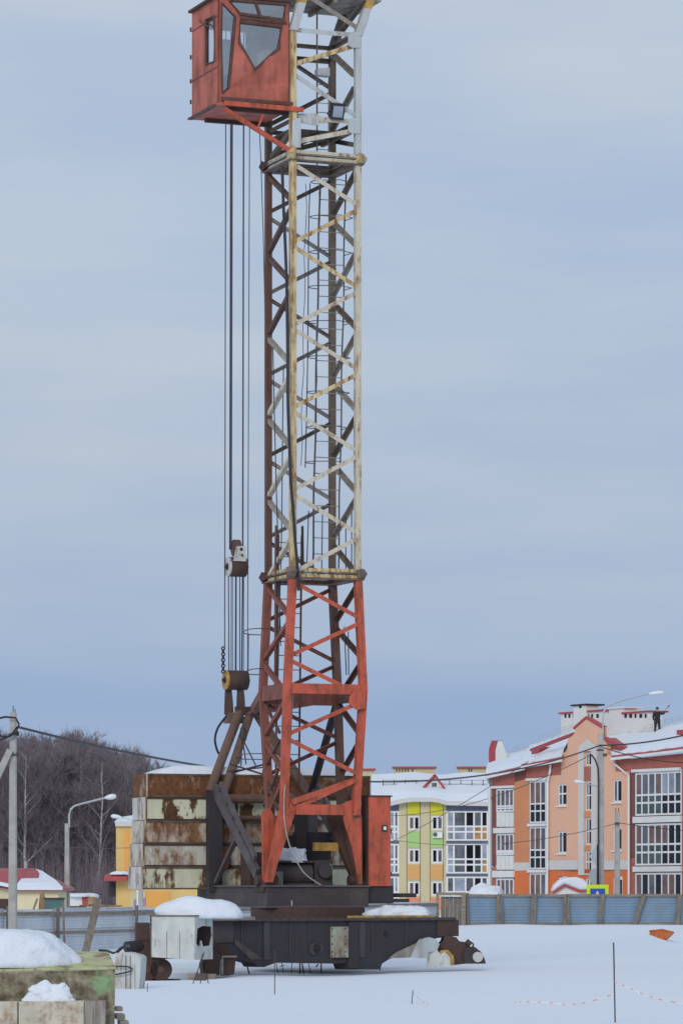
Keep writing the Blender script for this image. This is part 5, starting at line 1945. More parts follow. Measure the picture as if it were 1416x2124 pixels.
# left leg head and bogie, dug free of the snow
Yl = 104.3
LW = Wall((0, Yl, 0), (1, 0.12))
q = MB()
LW.box(q, 283, 311, 1914, 1953, -0.7, 0.0)
obj('leg_head', q, 'brown_steel', uc)
q = MB()
q.prism([LW.pt(288, 1950), LW.pt(312, 1950), LW.pt(330, 1975), LW.pt(332, 2030), LW.pt(292, 2034), LW.pt(284, 1990)], -LW.n * 0.55)
bg = obj('bogie', q, 'brown_steel', uc)
for px, m_ in ((305, 'brown_steel'), (334, 'brown_steel')):
    q = MB()
    c = LW.pt(px, 2011, 0.05)
    q.tube(c - LW.d * 0.0 + LW.n * 0.07, c - LW.n * 0.12, 0.30, 20)
    w_ = obj('wheel', q, m_, bg)
    q = MB()
    q.tube(c + LW.n * 0.071, c + LW.n * 0.10, 0.1, 12)
    obj('hub', q, 'crane_brown', w_)
q = MB()
LW.box(q, 336, 343, 1992, 2016, -0.3, 0.08)
obj('guard_plate', q, 'old_grey', bg)
q = MB()
q.tube(LW.pt(262, 1965, 0.1), LW.pt(292, 1962, -0.1), 0.16, 12)
obj('drive_motor', q, 'black_steel', bg)
# front bogie
FW = Wall((0, 105.9, 0), (1, 0.20))
q = MB()
q.prism([FW.pt(x, y) for x, y in ((428, 1978), (436, 1960), (444, 1955), (468, 1958), (486, 1978), (489, 1992), (486, 2021), (474, 2024), (424, 2024), (420, 2000))], -FW.n * 0.6)
bg = obj('bogie', q, 'brown_steel', uc)
q = MB()
q.prism([FW.pt(x, y, 0.08) for x, y in ((426, 1986), (440, 1962), (458, 1982), (456, 2022), (424, 2024))], -FW.n * 0.06)
obj('guard_plate', q, 'brown_steel', bg)
q = MB()
q.prism([FW.pt(x, y, 0.06) for x, y in ((444, 2022), (452, 1996), (458, 1990), (457, 2024))], -FW.n * 0.03)
obj('guard_plate', q, 'old_box', bg)
q = MB()
FW.box(q, 459, 490, 1982, 1986, 0.0, 0.1)
FW.box(q, 458, 463, 1986, 2022, 0.0, 0.06)
obj('bogie_frame', q, 'wood_rail', bg)
# right bogie with the round drive cover
RW = Wall((0, 111.0, 0), (1, 0.1))
q = MB()
q.prism([RW.pt(x, y) for x, y in ((900, 1968), (918, 1952), (922, 1940), (946, 1944), (952, 1952), (968, 1955), (976, 1966), (974, 1998), (940, 2002), (902, 1998))], -RW.n * 0.6)
bg = obj('bogie', q, 'brown_steel', uc)
q = MB()
q.prism([RW.pt(x, y, 0.12) for x, y in ((963, 1999), (960, 1975), (968, 1964), (984, 1964), (997, 1974), (1005, 1990), (1007, 1999))], -RW.n * 0.5)
dm_ = obj('drive_cover', q, 'black_steel', bg)
q = MB()
c = RW.pt(990, 1985, 0.12)
q.tube(c, c + RW.n * 0.05, 0.15, 22)
hb = obj('hub_disc', q, 'old_box', dm_)
c2 = c + RW.n * 0.05
q = MB()
q.prism([RW.pt(x, y, 0.35) for x, y in ((886, 2006), (887, 1974), (906, 1971), (914, 1979), (922, 1975), (932, 1985), (934, 2003))], -RW.n * 0.10)
obj('rail_guard', q, 'old_box', bg)
q = MB()
q.prism([RW.pt(x, y, 0.33) for x, y in ((912, 1972), (928, 1970), (940, 1982), (943, 2002), (932, 2003), (931, 1985), (922, 1976), (914, 1979))], -RW.n * 0.10)
obj('rail_guard', q, 'yellow_paint', bg)
q = MB()
q.tube(RW.pt(966, 1952, 0.0), RW.pt(975, 1960, 0.0), 0.09, 10)
q.disc_ring(RW.pt(976, 1960, 0.0), RW.n, 0.05, 0.09, 0.03, 14)
obj('motor_housing', q, 'brown_steel', bg)
q = MB()
q.prism([UW.pt(x, y, 0.16) for x, y in ((853, 1986), (864, 1962), (874, 1949), (890, 1944), (904, 1948), (911, 1958), (906, 1972), (888, 1975), (887, 1988))], -UW.n * 0.12)
obj('wheel_guard', q, 'pale_grey', uc)
q = MB()
q.prism([UW.pt(x, y, 0.10) for x, y in ((808, 1988), (826, 1974), (862, 1958), (872, 1955), (853, 1986))], -UW.n * 0.08)
obj('wheel_guard', q, 'old_grey', uc)
q = MB()
UW.box(q, 752, 897, 1899, 1905, -0.7, 0.05)
obj('edge_board', q, 'yellow_paint', uc)
# white ballast box hung on the left leg
bx = MB()
BY = 102.7
bxn = at(404, 0, BY)
bu = Vector((-math.cos(0.30), math.sin(0.30), 0))
bv = Vector((math.sin(0.35), math.cos(0.35), 0))
z0_, z1_ = at(0, 1991, BY).z, at(0, 1901, BY).z
P0 = Vector((bxn.x, BY, 0))
wl_ = 1.255
bx.prism([P0 + Z * z0_, P0 + bu * wl_ + Z * (z0_ + 0.07), P0 + bu * wl_ + Z * z1_, P0 + Z * z1_], bv * 0.04)
bb = obj('ballast_box', bx, 'old_box', uc)
q = MB()
sidew = 1.28
def sp2(a, z): return P0 + bv * (0.04 + a * sidew) + Z * (z0_ + (z1_ - z0_) * z)
q.plate([(0, 0), (1, 0), (1, 1), (0, 1)], [[(0.06, 0.36), (0.30, 0.28), (0.34, 0.44), (0.45, 0.30), (0.85, 0.32), (0.97, 0.55), (0.92, 0.76), (0.40, 0.78), (0.12, 0.72)]], sp2, bu * 0.04)
obj('end_plate', q, 'old_box', bb)
q = MB()
for a, b in ((P0 + bu * wl_, bv), ):
    q.prism([a + Z * z0_, a + Z * z1_, a + Z * z1_ + b * sidew, a + Z * z0_ + b * sidew], -bu * 0.04)
q.prism([P0 + bv * sidew + Z * z0_, P0 + bv * sidew + bu * wl_ + Z * z0_, P0 + bv * sidew + bu * wl_ + Z * z1_, P0 + bv * sidew + Z * z1_], bv * 0.04)
obj('rear_plate', q, 'brown_steel', bb)
q = MB()
q.prism([P0 + Z * z1_ - bu * 0.03 - bv * 0.03, P0 + bu * (wl_ + 0.03) + Z * z1_ - bv * 0.03, P0 + bu * (wl_ + 0.03) + bv * (sidew + 0.1) + Z * z1_, P0 - bu * 0.03 + bv * (sidew + 0.1) + Z * z1_], Z * 0.035)
obj('top_plate', q, 'grey_brown', bb)
for fx in (0.33, 0.62):
    q = MB()
    q.prism([P0 + bu * wl_ * fx + Z * (z0_ + 0.03) - bv * 0.006, P0 + bu * (wl_ * fx + 0.012) + Z * (z0_ + 0.03) - bv * 0.006, P0 + bu * (wl_ * fx + 0.012) + Z * (z1_ - 0.4) - bv * 0.006, P0 + bu * wl_ * fx + Z * (z1_ - 0.4) - bv * 0.006], bv * 0.004)
    obj('seam', q, 'grey_brown', bb)
q = MB()
q.box(at(462, 1905, 106.6), DU * 0.75, DN * 0.5, Z * 0.05)
obj('deck_edge', q, 'wood_rail', uc)

# ------------------------------------------------------------------ counterweight slabs stacked on the platform
cu0, cu1, cv0, cv1 = -3.62, 3.62, 4.5, 5.68
zs = [2.30, 2.985, 3.67, 4.36, 5.06, 5.76]
which = ['bottom', 'second from the bottom', 'middle', 'second from the top', 'topmost']
mats = ['slab_cream', 'slab_streak', 'slab_mixed', 'slab_peel', 'slab_rust']
look = ['cream', 'streaky pale', 'brown-streaked', 'peeling cream', 'rust-brown']
for i in range(5):
    sh_ = 0.02 * (2 - i)
    q = MB()
    z0_, z1_ = zs[i] + 0.002, zs[i + 1] - 0.002
    du = (-0.10, -0.05, 0.0, 0.03, 0.05)[i]
    a0 = cu0 + du
    prof = [cp(a0, cv0, z0_), cp(cu1, cv0, z0_), cp(cu1, cv1, z0_), cp(a0, cv1, z0_)]
    q.prism(prof, Z * (z1_ - z0_))
    sl = obj('counterweight', q, mats[i] if i < 4 else 'slab_rust', None, pivot=cp(0, (cv0 + cv1) / 2, zs[i]))
    tag(sl, '%s counterweight slab, %s of the five stacked behind the crane tower' % (look[i], which[i]), 'counterweight', 'counterweight slabs on the crane')
    q = MB()
    q.box(cp(a0 - 0.012, (cv0 + cv1) / 2, (z0_ + z1_) / 2), U * 0.012, V * 0.56, Z * ((z1_ - z0_) / 2 - 0.01))
    obj('end_plate', q, 'slab_end' if i in (0, 3) else ('slab_streak' if i < 4 else 'slab_rust'), sl)
    q = MB()
    q.box(cp((a0 + cu1) / 2, cv0 - 0.012, z1_ - 0.03), U * ((cu1 - a0) / 2), V * 0.012, Z * 0.03)
    q.box(cp((a0 + cu1) / 2, cv0 - 0.012, z0_ + 0.025), U * ((cu1 - a0) / 2), V * 0.010, Z * 0.022)
    obj('rim', q, 'brown_steel' if i % 2 else 'slab_dark', sl)
    q = MB()
    q.box(cp(a0 + 0.02, cv0 - 0.012, (z0_ + z1_) / 2), U * 0.022, V * 0.014, Z * ((z1_ - z0_) / 2))
    obj('corner_angle', q, 'slab_mixed', sl)
# snow on the stack
mb = MB()
rw = []
for k in range(9):
    t = k / 8
    row = []
    for i in range(40):
        s = i / 39
        ed = min(1, 6 * s + 0.05, 6 * (1 - s) + 0.05, 5 * t + 0.02, 5 * (1 - t) + 0.02)
        hh = 0.02 + (0.25 + 0.06 * noise.noise(Vector((i * 0.25, k * 0.3, 2)))) * math.sin(max(0, ed) * math.pi / 2)
        row.append(cp(cu0 + 0.28 + (cu1 - cu0 - 0.5) * s, cv0 + 0.02 + (cv1 - cv0 - 0.04) * t, 5.73 + hh))
    rw.append(row)
for a, b in zip(rw[:-1], rw[1:]): strip(mb, a, b)
tag(obj('snow_heap', mb, 'snow_lump', None, True), 'flat cap of snow on the topmost counterweight slab', 'snow')
tag(obj('snow_heap', lump((1.12, 0.62), at(414, 1901, 103.6), 0.52, 3.7, 0.72, rough=0.085, lean=-0.28), 'snow_lump', None, True), 'tall rounded heap of snow on the white ballast box', 'snow')
tag(obj('snow_heap', lump((1.0, 0.6), at(828, 1899, 111.9), 0.30, 9.1, 0.95, rough=0.17, lean=0.2), 'snow_lump', None, True), 'low heap of snow on the right end of the undercarriage', 'snow')
tag(obj('snow_heap', lump((0.47, 0.30), cp(-0.35, 0.75, 3.13), 0.37, 6.4, 0.35, rough=0.12), 'snow_lump', None, True), 'lump of snow on the winch between the crane legs', 'snow')

# ------------------------------------------------------------------ poles, lamps and wires
def tapered_pole(base, top, w0, w1):
    q = MB()
    k = []
    for p, w in ((base, w0), (top, w1)):
        k += [p + Vector((i * w / 2, j * w / 2, 0)) for i, j in ((-1, -0.7), (-0.7, -1), (0.7, -1), (1, -0.7), (1, 0.7), (0.7, 1), (-0.7, 1), (-1, 0.7))]
    q.add(k, [tuple(range(7, -1, -1)), tuple(range(8, 16))] + [(i, (i + 1) % 8, 8 + (i + 1) % 8, 8 + i) for i in range(8)])
    return q

def lamp_head(parent, p, d, L=0.75):
    d = Vector(d).normalized()
    q = MB()
    s = d.cross(Z).normalized()
    t = s.cross(d)
    rings = []
    for k, (f_, w, h) in enumerate(((0.0, 0.05, 0.05), (0.12, 0.07, 0.07), (0.3, 0.12, 0.11), (0.6, 0.155, 0.13), (0.85, 0.13, 0.11), (1.0, 0.05, 0.05))):
        rings.append([p + d * (f_ * L) + s * (math.cos(a) * w) + t * (math.sin(a) * h) for a in [2 * math.pi * i / 12 for i in range(12)]])
    fs = []
    for k in range(len(rings) - 1):
        fs += [(k * 12 + i, k * 12 + (i + 1) % 12, (k + 1) * 12 + (i + 1) % 12, (k + 1) * 12 + i) for i in range(12)]
    q.add([v for r in rings for v in r], fs)
    return obj('lamp_head', q, 'lamp_head', parent, True)

# concrete pole with raking strut, far left
Yp = 122.0
b0 = Vector((at(27, 0, Yp).x, Yp, -0.3))
up_ = thing('utility_pole', b0, 'tall concrete utility pole with raking strut at the left edge', 'pole')
top = at(28, 1478, Yp)
obj('shaft', tapered_pole(b0, top, 0.29, 0.205), 'concrete', up_)
q = MB()
a, b = at(22, 1556, Yp - 0.15), at(-60, 1725, Yp - 0.4)
q.bar(a, b + (b - a) * 1.3, 0.20, 0.20, up=Vector((0, 1, 0)))
obj('strut', q, 'concrete', up_)
q = MB()
q.tube(top, top + Z * 0.22, 0.016, 6)
q.tube(top + Vector((0.06, 0, 0)), top + Vector((0.06, 0, 0.12)), 0.014, 6)
obj('pin', q, 'dark_steel', up_)
for py in (1523, 1566):
    q = MB()
    c = at(28, py, Yp)
    q.box(c, (0.135, 0, 0), (0, 0.135, 0), (0, 0, 0.025))
    q.box(c + Vector((0.15, -0.05, 0.02)), (0.04, 0, 0), (0, 0.04, 0), (0, 0, 0.07))
    obj('clamp', q, 'dark_steel', up_)
q = MB()
q.path([at(-20, 1494, Yp - .3), at(12, 1487, Yp - .3), at(33, 1489, Yp - .3), at(40, 1502, Yp - .3), at(35, 1518, Yp - .3), at(20, 1528, Yp - .3), at(6, 1528, Yp - .3), at(-20, 1518, Yp - .3)], 0.035)
q.path([at(-20, 1541, Yp - .3), at(10, 1532, Yp - .3), at(26, 1522, Yp - .3), at(36, 1508, Yp - .25)], 0.03)
obj('cable_loop', q, 'cable', up_)

def street_lamp(px, Y, ztop_py, arm, head_dir, label, w=(0.24, 0.17), hl=0.75, group=None):
    b = Vector((at(px, 0, Y).x, Y, -0.2))
    t = thing('street_lamp', b, label, 'street lamp', group)
    tp = at(px, ztop_py, Y)
    obj('shaft', tapered_pole(b, tp, *w), 'concrete', t)
    q = MB()
    pts = [at(x, y, Y) for x, y in arm]
    q.path(pts, 0.045, 7)
    obj('arm', q, 'lamp_metal', t)
    lamp_head(t, pts[-1], head_dir, hl)
    return t
street_lamp(139.5, 170, 1708, [(144, 1716), (144, 1690), (147, 1679), (154, 1672), (166, 1668), (190, 1662), (218, 1655)], (1, 0, 0.16), 'concrete street lamp with curved arm left of the counterweights', (0.25, 0.19), 0.5)
rl = street_lamp(1244.5, 231, 1522, [(1250, 1530), (1249, 1490), (1251, 1476), (1258, 1466), (1270, 1460), (1300, 1450), (1345, 1439)], (1, 0, 0.10), 'tall concrete street lamp with curved arm before the orange house', (0.43, 0.34), 0.87)
q = MB()
q.path([at(1240, 1632, 231), at(1225, 1628, 231), at(1210, 1623, 231)], 0.035)
obj('arm', q, 'lamp_metal', rl)
lamp_head(rl, at(1211, 1623, 231), (-1, 0, 0.12), 0.62)
q = MB()
q.path([at(1225, 1565, 230.6), at(1233, 1575, 230.6), at(1239, 1592, 230.6), at(1240.5, 1620, 230.6), at(1240, 1700, 230.6), at(1240, 1790, 230.6), at(1240, 1860, 230.6)], 0.05)
obj('down_cable', q, 'cable', rl)
q = MB()
c = at(1244, 1556, 231)
q.box(c, (0.21, 0, 0), (0, 0.21, 0), (0, 0, 0.04))
q.box(at(1254, 1566, 230.8), (0.10, 0, 0), (0, 0.10, 0), (0, 0, 0.09))
obj('clamp', q, 'dark_steel', rl)
street_lamp(292, 230, 1700, [(291, 1712), (286, 1702), (268, 1699), (252, 1695)], (-1, 0, 0.12), 'street lamp whose white head peeps out left of the counterweights', (0.30, 0.2), 0.62)
pb = thing('utility_pole', at(1279, 1870, 233), 'slim concrete pole behind the blue fence right of the tall lamp', 'pole')
b_, t_ = Vector((at(1279, 0, 233).x, 233, -0.1)), at(1279, 1684, 233)
obj('shaft', tapered_pole(b_, t_, 0.38, 0.26), 'concrete', pb)
q = MB()
q.box(at(1279, 1708, 232.8), (0.16, 0, 0), (0, 0.16, 0), (0, 0, 0.05))
for dx in (-3, 3): q.tube(at(1279 + dx, 1690, 233), at(1279 + dx, 1676, 233), 0.025, 6)
obj('insulator', q, 'dark_steel', pb)

def sag_wire(a, b, sag, r, label, n=28, lift=0.0):
    q = MB()
    q.path([a.lerp(b, t) - Z * (sag * 4 * t * (1 - t)) for t in [i / n for i in range(n + 1)]], r, 6)
    o = obj('overhead_wire', q, 'cable', None)
    return tag(o, label, 'wire')
pL, pR = at(38, 1508, 122), at(1243, 1546, 230.8)
sag_wire(pL, pR, 1.95, 0.042, 'thick black cable sagging from the left pole behind the crane', 40)
sag_wire(pR, at(1480, 1508, 218), 0.25, 0.045, 'thick black cable rising to the right edge from the tall lamp')
sag_wire(at(1243, 1548, 231), at(1480, 1580, 243), 0.4, 0.028, 'cable dropping rightwards across the orange house eaves')
sag_wire(at(1222, 1567, 231), at(800, 1692, 300), 0.9, 0.022, 'thin wire from the tall lamp down across the beige house roof')
sag_wire(at(1095, 1579, 232), at(800, 1752, 300), 0.25, 0.022, 'thin wire crossing the beige house windows steeply')
sag_wire(at(1278, 1708, 232.8), at(815, 1742, 290), 0.8, 0.020, 'thin wire from the slim pole along the orange house')
sag_wire(at(1278, 1706, 232.8), at(1480, 1726, 240), 0.1, 0.020, 'thin wire from the slim pole to the right edge')
sag_wire(at(-30, 1738, 180), at(330, 1754, 230), 0.3, 0.016, 'faint thin wire in front of the bare wood')

# ------------------------------------------------------------------ road signs, shelter, snow heap behind the right fence
sg = thing('road_sign_post', at(1238, 1880, 229.9), 'dark sign post with two grey sign backs and a yellow crossing sign', 'road sign')
q = MB()
q.tube(at(1238, 1900, 230), at(1238, 1752, 230), 0.045, 8)
obj('post', q, 'black_steel', sg)
q = MB()
q.prism([at(1236, 1754, 229.8), at(1221, 1776, 229.9), at(1236, 1797, 229.8)], (0.0, 0.03, 0))
obj('triangle_sign', q, 'sign_back', sg)
q = MB()
c = at(1236, 1818, 229.9)
q.prism([c + Vector((-0.47 * abs(math.cos(a)), 0, 0.5 * math.sin(a))) for a in [math.pi / 2 + math.pi * i / 8 for i in range(9)]], (0, 0.03, 0))
obj('round_sign', q, 'sign_back', sg)
q = MB()
SGW = Wall((0, 229.5, 0), (1, 0))
SGW.box(q, 1216, 1261, 1835, 1880, -0.03, 0.0)
cs = obj('crossing_sign', q, 'sign_yellow', sg)
q = MB()
SGW.box(q, 1223, 1254, 1843, 1876, 0.002, 0.012)
bl = obj('blue_field', q, 'sign_blue', cs)
q = MB()
q.prism([SGW.pt(x, y, 0.016) for x, y in ((1226, 1875), (1238, 1847), (1251, 1875))], (0, 0.004, 0))
obj('white_triangle', q, 'white', bl)
q = MB()
q.tube(SGW.pt(1238.5, 1856, 0.018), SGW.pt(1238.5, 1856, 0.024), 0.05, 10)
q.prism([SGW.pt(x, y, 0.022) for x, y in ((1236.5, 1859), (1240, 1858), (1243, 1873), (1241, 1873), (1238.5, 1866), (1235, 1873), (1233, 1873), (1237, 1864))], (0, 0.003, 0))
obj('walking_figure', q, 'black', bl)
sht = thing('bus_shelter', at(1188, 1870, 236), 'small white shelter with red gable trim and thick roof snow', 'shelter')
HW = Wall((0, 236, 0), (1, 0))
q = MB()
q.prism([HW.pt(1147, 1900), HW.pt(1147, 1850), HW.pt(1170, 1838), HW.pt(1196, 1850), HW.pt(1216, 1846), HW.pt(1216, 1900)], (0, 2.5, 0))
obj('wall', q, 'white_wall', sht)
q = MB()
for a, b in (((1144, 1853), (1170, 1836)), ((1170, 1836), (1203, 1849)), ((1203, 1849), (1220, 1847))):
    q.bar(HW.pt(*a, off=0.15), HW.pt(*b, off=0.15), 0.12, 0.13)
rfm = obj('roof_trim', q, 'red_trim', sht)
sn = MB()
prof = [(1145, 1850), (1150, 1836), (1160, 1826), (1176, 1820), (1195, 1819), (1210, 1824), (1219, 1834), (1221, 1846), (1203, 1847), (1170, 1834)]
sn.prism([HW.pt(x, y, 0.1) for x, y in prof], (0, 2.6, 0))
so_ = obj('roof_snow', sn, 'snow_lump', sht)
bev = so_.modifiers.new('round', 'BEVEL'); bev.width = 0.22; bev.segments = 3; bev.limit_method = 'ANGLE'
tag(obj('snow_heap', lump((1.1, 1.2), at(1008, 1862, 240), 0.80, 4.4, 0.6), 'snow_lump', None, True), 'rounded snow heap behind the fence between the two houses', 'snow')

# ------------------------------------------------------------------ man clearing the roof of the orange house
def skin_obj(name, joints, edges, mat, parent, sub=1):
    names = list(joints)
    me = bpy.data.meshes.new(name)
    base = org(parent)
    me.from_pydata([tuple(Vector(joints[n_][0]) - base) for n_ in names], [(names.index(a), names.index(b)) for a, b in edges], [])
    o = bpy.data.objects.new(name, me)
    COL.objects.link(o)
    o.parent = parent
    ORG[o.name] = base
    sk = o.modifiers.new('skin', 'SKIN')
    for i, n_ in enumerate(names):
        r = joints[n_][1]
        me.skin_vertices[0].data[i].radius = r if isinstance(r, tuple) else (r, r)
        me.skin_vertices[0].data[i].use_root = (i == 0)
    sk.use_smooth_shade = True
    ss = o.modifiers.new('smooth', 'SUBSURF')
    ss.levels = ss.render_levels = sub
    me.materials.append(M[mat])
    return o
RW2 = Wall(OW.p0 - OW.n * 5.2, OW.d)
ft = RW2.pt(1362, 1523)
man = thing('person', ft, 'person in dark work clothes and cap standing on the snowy roof, arm raised', 'person')
def B(x, y, z): return ft + Vector((x, y, z))
J = {'pelvis': (B(0, 0, 0.93), (0.15, 0.11)), 'waist': (B(0, 0, 1.08), (0.14, 0.10)), 'chest': (B(0, 0, 1.30), (0.175, 0.12)), 'neck0': (B(0, 0, 1.46), (0.075, 0.075)), 'neck': (B(0, 0, 1.53), 0.055), 'head': (B(0, -0.01, 1.62), (0.078, 0.09)), 'crown': (B(0, 0, 1.72), (0.072, 0.085)),
     'lsh': (B(-0.19, 0, 1.40), 0.07), 'lel': (B(-0.27, 0.02, 1.13), 0.05), 'lwr': (B(-0.24, -0.12, 0.90), 0.034), 'lpa': (B(-0.23, -0.15, 0.83), (0.042, 0.02)),
     'rsh': (B(0.19, 0, 1.40), 0.07), 'rel': (B(0.40, -0.03, 1.31), 0.05), 'rwr': (B(0.52, -0.06, 1.52), 0.034), 'rpa': (B(0.545, -0.06, 1.59), (0.042, 0.02)),
     'lhp': (B(-0.10, 0, 0.88), 0.095), 'lkn': (B(-0.13, -0.02, 0.49), 0.065), 'lan': (B(-0.15, 0.02, 0.09), 0.042), 'lto': (B(-0.17, -0.14, 0.035), 0.035),
     'rhp': (B(0.10, 0, 0.88), 0.095), 'rkn': (B(0.13, -0.03, 0.49), 0.065), 'ran': (B(0.16, 0.02, 0.09), 0.042), 'rto': (B(0.18, -0.14, 0.035), 0.035)}
E = [('pelvis', 'waist'), ('waist', 'chest'), ('chest', 'neck0'), ('neck0', 'neck'), ('neck', 'head'), ('head', 'crown'), ('chest', 'lsh'), ('lsh', 'lel'), ('lel', 'lwr'), ('lwr', 'lpa'), ('chest', 'rsh'), ('rsh', 'rel'), ('rel', 'rwr'), ('rwr', 'rpa'), ('pelvis', 'lhp'), ('lhp', 'lkn'), ('lkn', 'lan'), ('lan', 'lto'), ('pelvis', 'rhp'), ('rhp', 'rkn'), ('rkn', 'ran'), ('ran', 'rto')]
for s, pa, dx in (('l', 'lpa', -1), ('r', 'rpa', 1)):
    base_ = J[pa][0]
    up_d = Vector((0, 0, -1)) if s == 'l' else Vector((0.35, 0, 0.94))
    sd_ = Vector((0.0, 1.0, 0))
    for k, (o_, L_) in enumerate(((-0.028, 0.062), (-0.010, 0.074), (0.010, 0.070), (0.028, 0.056))):
        n0, n1_, n2_ = '%sf%da' % (s, k), '%sf%db' % (s, k), '%sf%dc' % (s, k)
        p = base_ + sd_ * o_ + up_d * 0.035
        J[n0] = (p, 0.010)
        J[n1_] = (p + up_d * L_ * 0.55 + Vector((-0.012 * dx, 0, 0)), 0.009)
        J[n2_] = (p + up_d * L_ * 0.75 + Vector((-0.035 * dx, 0, 0)), 0.008)
        E += [(pa, n0), (n0, n1_), (n1_, n2_)]
    J[s + 'th0'] = (base_ - sd_ * 0.045 + up_d * 0.005, 0.011)
    J[s + 'th1'] = (base_ - sd_ * 0.055 + up_d * 0.04 + Vector((-0.02 * dx, 0, 0)), 0.009)
    E += [(pa, s + 'th0'), (s + 'th0', s + 'th1')]
body = skin_obj('body', J, E, 'skin_tone', man)
q = MB()
q.tube(B(0, -0.095, 1.615), B(0, -0.125, 1.60), 0.016, 6, 0.010)
for sx in (-1, 1):
    q.box(B(0.085 * sx, 0, 1.62), (0.012, 0, 0), (0, 0.02, 0), (0, 0, 0.03))
obj('nose_and_ears', q, 'skin_tone', body)
q = MB()
for sx in (-1, 1): q.box(B(0.033 * sx, -0.092, 1.645), (0.014, 0, 0), (0, 0.006, 0), (0, 0, 0.007))
q.box(B(0, -0.092, 1.56), (0.024, 0, 0), (0, 0.005, 0), (0, 0, 0.005))
obj('eyes_and_mouth', q, 'boots', body)
def grow(keys, r, extra=None):
    out = {}
    for k_ in keys:
        p, rad = J[k_]
        rad = rad if isinstance(rad, tuple) else (rad, rad)
        out[k_] = (p, (rad[0] * r + 0.012, rad[1] * r + 0.012))
    return out
jk = ['waist', 'pelvis', 'chest', 'neck0', 'lsh', 'lel', 'lwr', 'rsh', 'rel', 'rwr']
skin_obj('jacket', grow(jk, 1.28), [(a, b) for a, b in E if a in jk and b in jk], 'jacket', man)
tk = ['pelvis', 'lhp', 'lkn', 'lan', 'rhp', 'rkn', 'ran']
skin_obj('trousers', grow(tk, 1.2), [(a, b) for a, b in E if a in tk and b in tk], 'trousers', man)
for s in 'lr':
    bk = [s + 'an', s + 'to']
    skin_obj('boot', grow(bk, 1.25), [(bk[0], bk[1])], 'boots', man)
q = MB()
q.tube(B(0, 0, 1.66), B(0, 0.005, 1.75), 0.105, 14, 0.09)
q.tube(B(0, 0.005, 1.75), B(0, 0.005, 1.785), 0.09, 14, 0.035)
obj('cap', q, 'jacket', man, True)
tl = MB()
tl.tube(B(0.50, -0.06, 1.50), B(0.66, -0.06, 1.78), 0.018, 7)
scr = obj('scraper', tl, 'wood_rail', None, pivot=B(0.50, -0.06, 1.50))
tag(scr, 'short-handled scraper raised in the hand of the person on the roof', 'tool')
q = MB()
q.prism([B(0.64, -0.05, 1.76), B(0.70, -0.05, 1.74), B(0.84, -0.05, 1.90), B(0.82, -0.05, 1.93), B(0.70, -0.05, 1.85)], (0, -0.02, 0))
obj('blade', q, 'dark_steel', scr)

# ------------------------------------------------------------------ foreground concrete blocks
YB = 55.0
blk = thing('concrete_block', at(110, 2150, YB + 1), 'mossy yellow-green topped concrete block under a big snow heap, lower left', 'block')
fr0, fr1 = at(-260, 2017, YB), at(241, 2006, YB + 0.35)
bk1, bk0 = at(226, 1974, YB + 2.0), at(-270, 1966, YB + 2.0)
th_ = 0.035
def lid_pts(dz): return [p + Z * dz for p in (fr0, fr1, bk1, bk0)]
q = MB()
q.add(lid_pts(0) + lid_pts(-th_), [(0, 1, 2, 3), (7, 6, 5, 4), (0, 4, 5, 1), (1, 5, 6, 2), (2, 6, 7, 3), (3, 7, 4, 0)])
o = obj('top', q, 'block_green', blk)
bev = o.modifiers.new('round', 'BEVEL'); bev.width = 0.015; bev.segments = 2
q = MB()
ins = 0.02
low_ = [Vector((fr0.x, fr0.y + ins, -0.3)), Vector((fr1.x - 0.03, fr1.y + ins, -0.3)), Vector((bk1.x, bk1.y, -0.3)), Vector((bk0.x, bk0.y, -0.3))]
hi2 = [fr0 + Vector((0, ins, -th_ - 0.002)), fr1 + Vector((-0.012, ins, -th_ - 0.002)), bk1 - Z * (th_ + 0.002), bk0 - Z * (th_ + 0.002)]
N1, N2 = 26, 12
rows = []
for j in range(N2 + 1):
    row = []
    for i in range(N1 + 1):
        a = low_[0].lerp(low_[1], i / N1)
        b = hi2[0].lerp(hi2[1], i / N1)
        p = a.lerp(b, j / N2)
        e_ = 0.012 if (j in (0, N2) or i in (0, N1)) else 0.02
        row.append(p + Vector((0, e_ * noise.noise(Vector((i * 0.9, j * 0.9, 3))), 0)))
    rows.append(row)
for a, b in zip(rows[:-1], rows[1:]): strip(q, a, b)
q.add([low_[1], low_[2], hi2[2], hi2[1]], [(0, 1, 2, 3)])
q.add([low_[3], low_[0], hi2[0], hi2[3]], [(0, 1, 2, 3)])
obj('body', q, 'block_grime', blk)
b2 = thing('concrete_block', at(90, 2160, YB - 0.5), 'lower pale rust-stained block in front of the mossy block, bottom left corner', 'block')
t0a, t0b = at(-260, 2080, YB - 0.45), at(219, 2076, YB - 0.35)
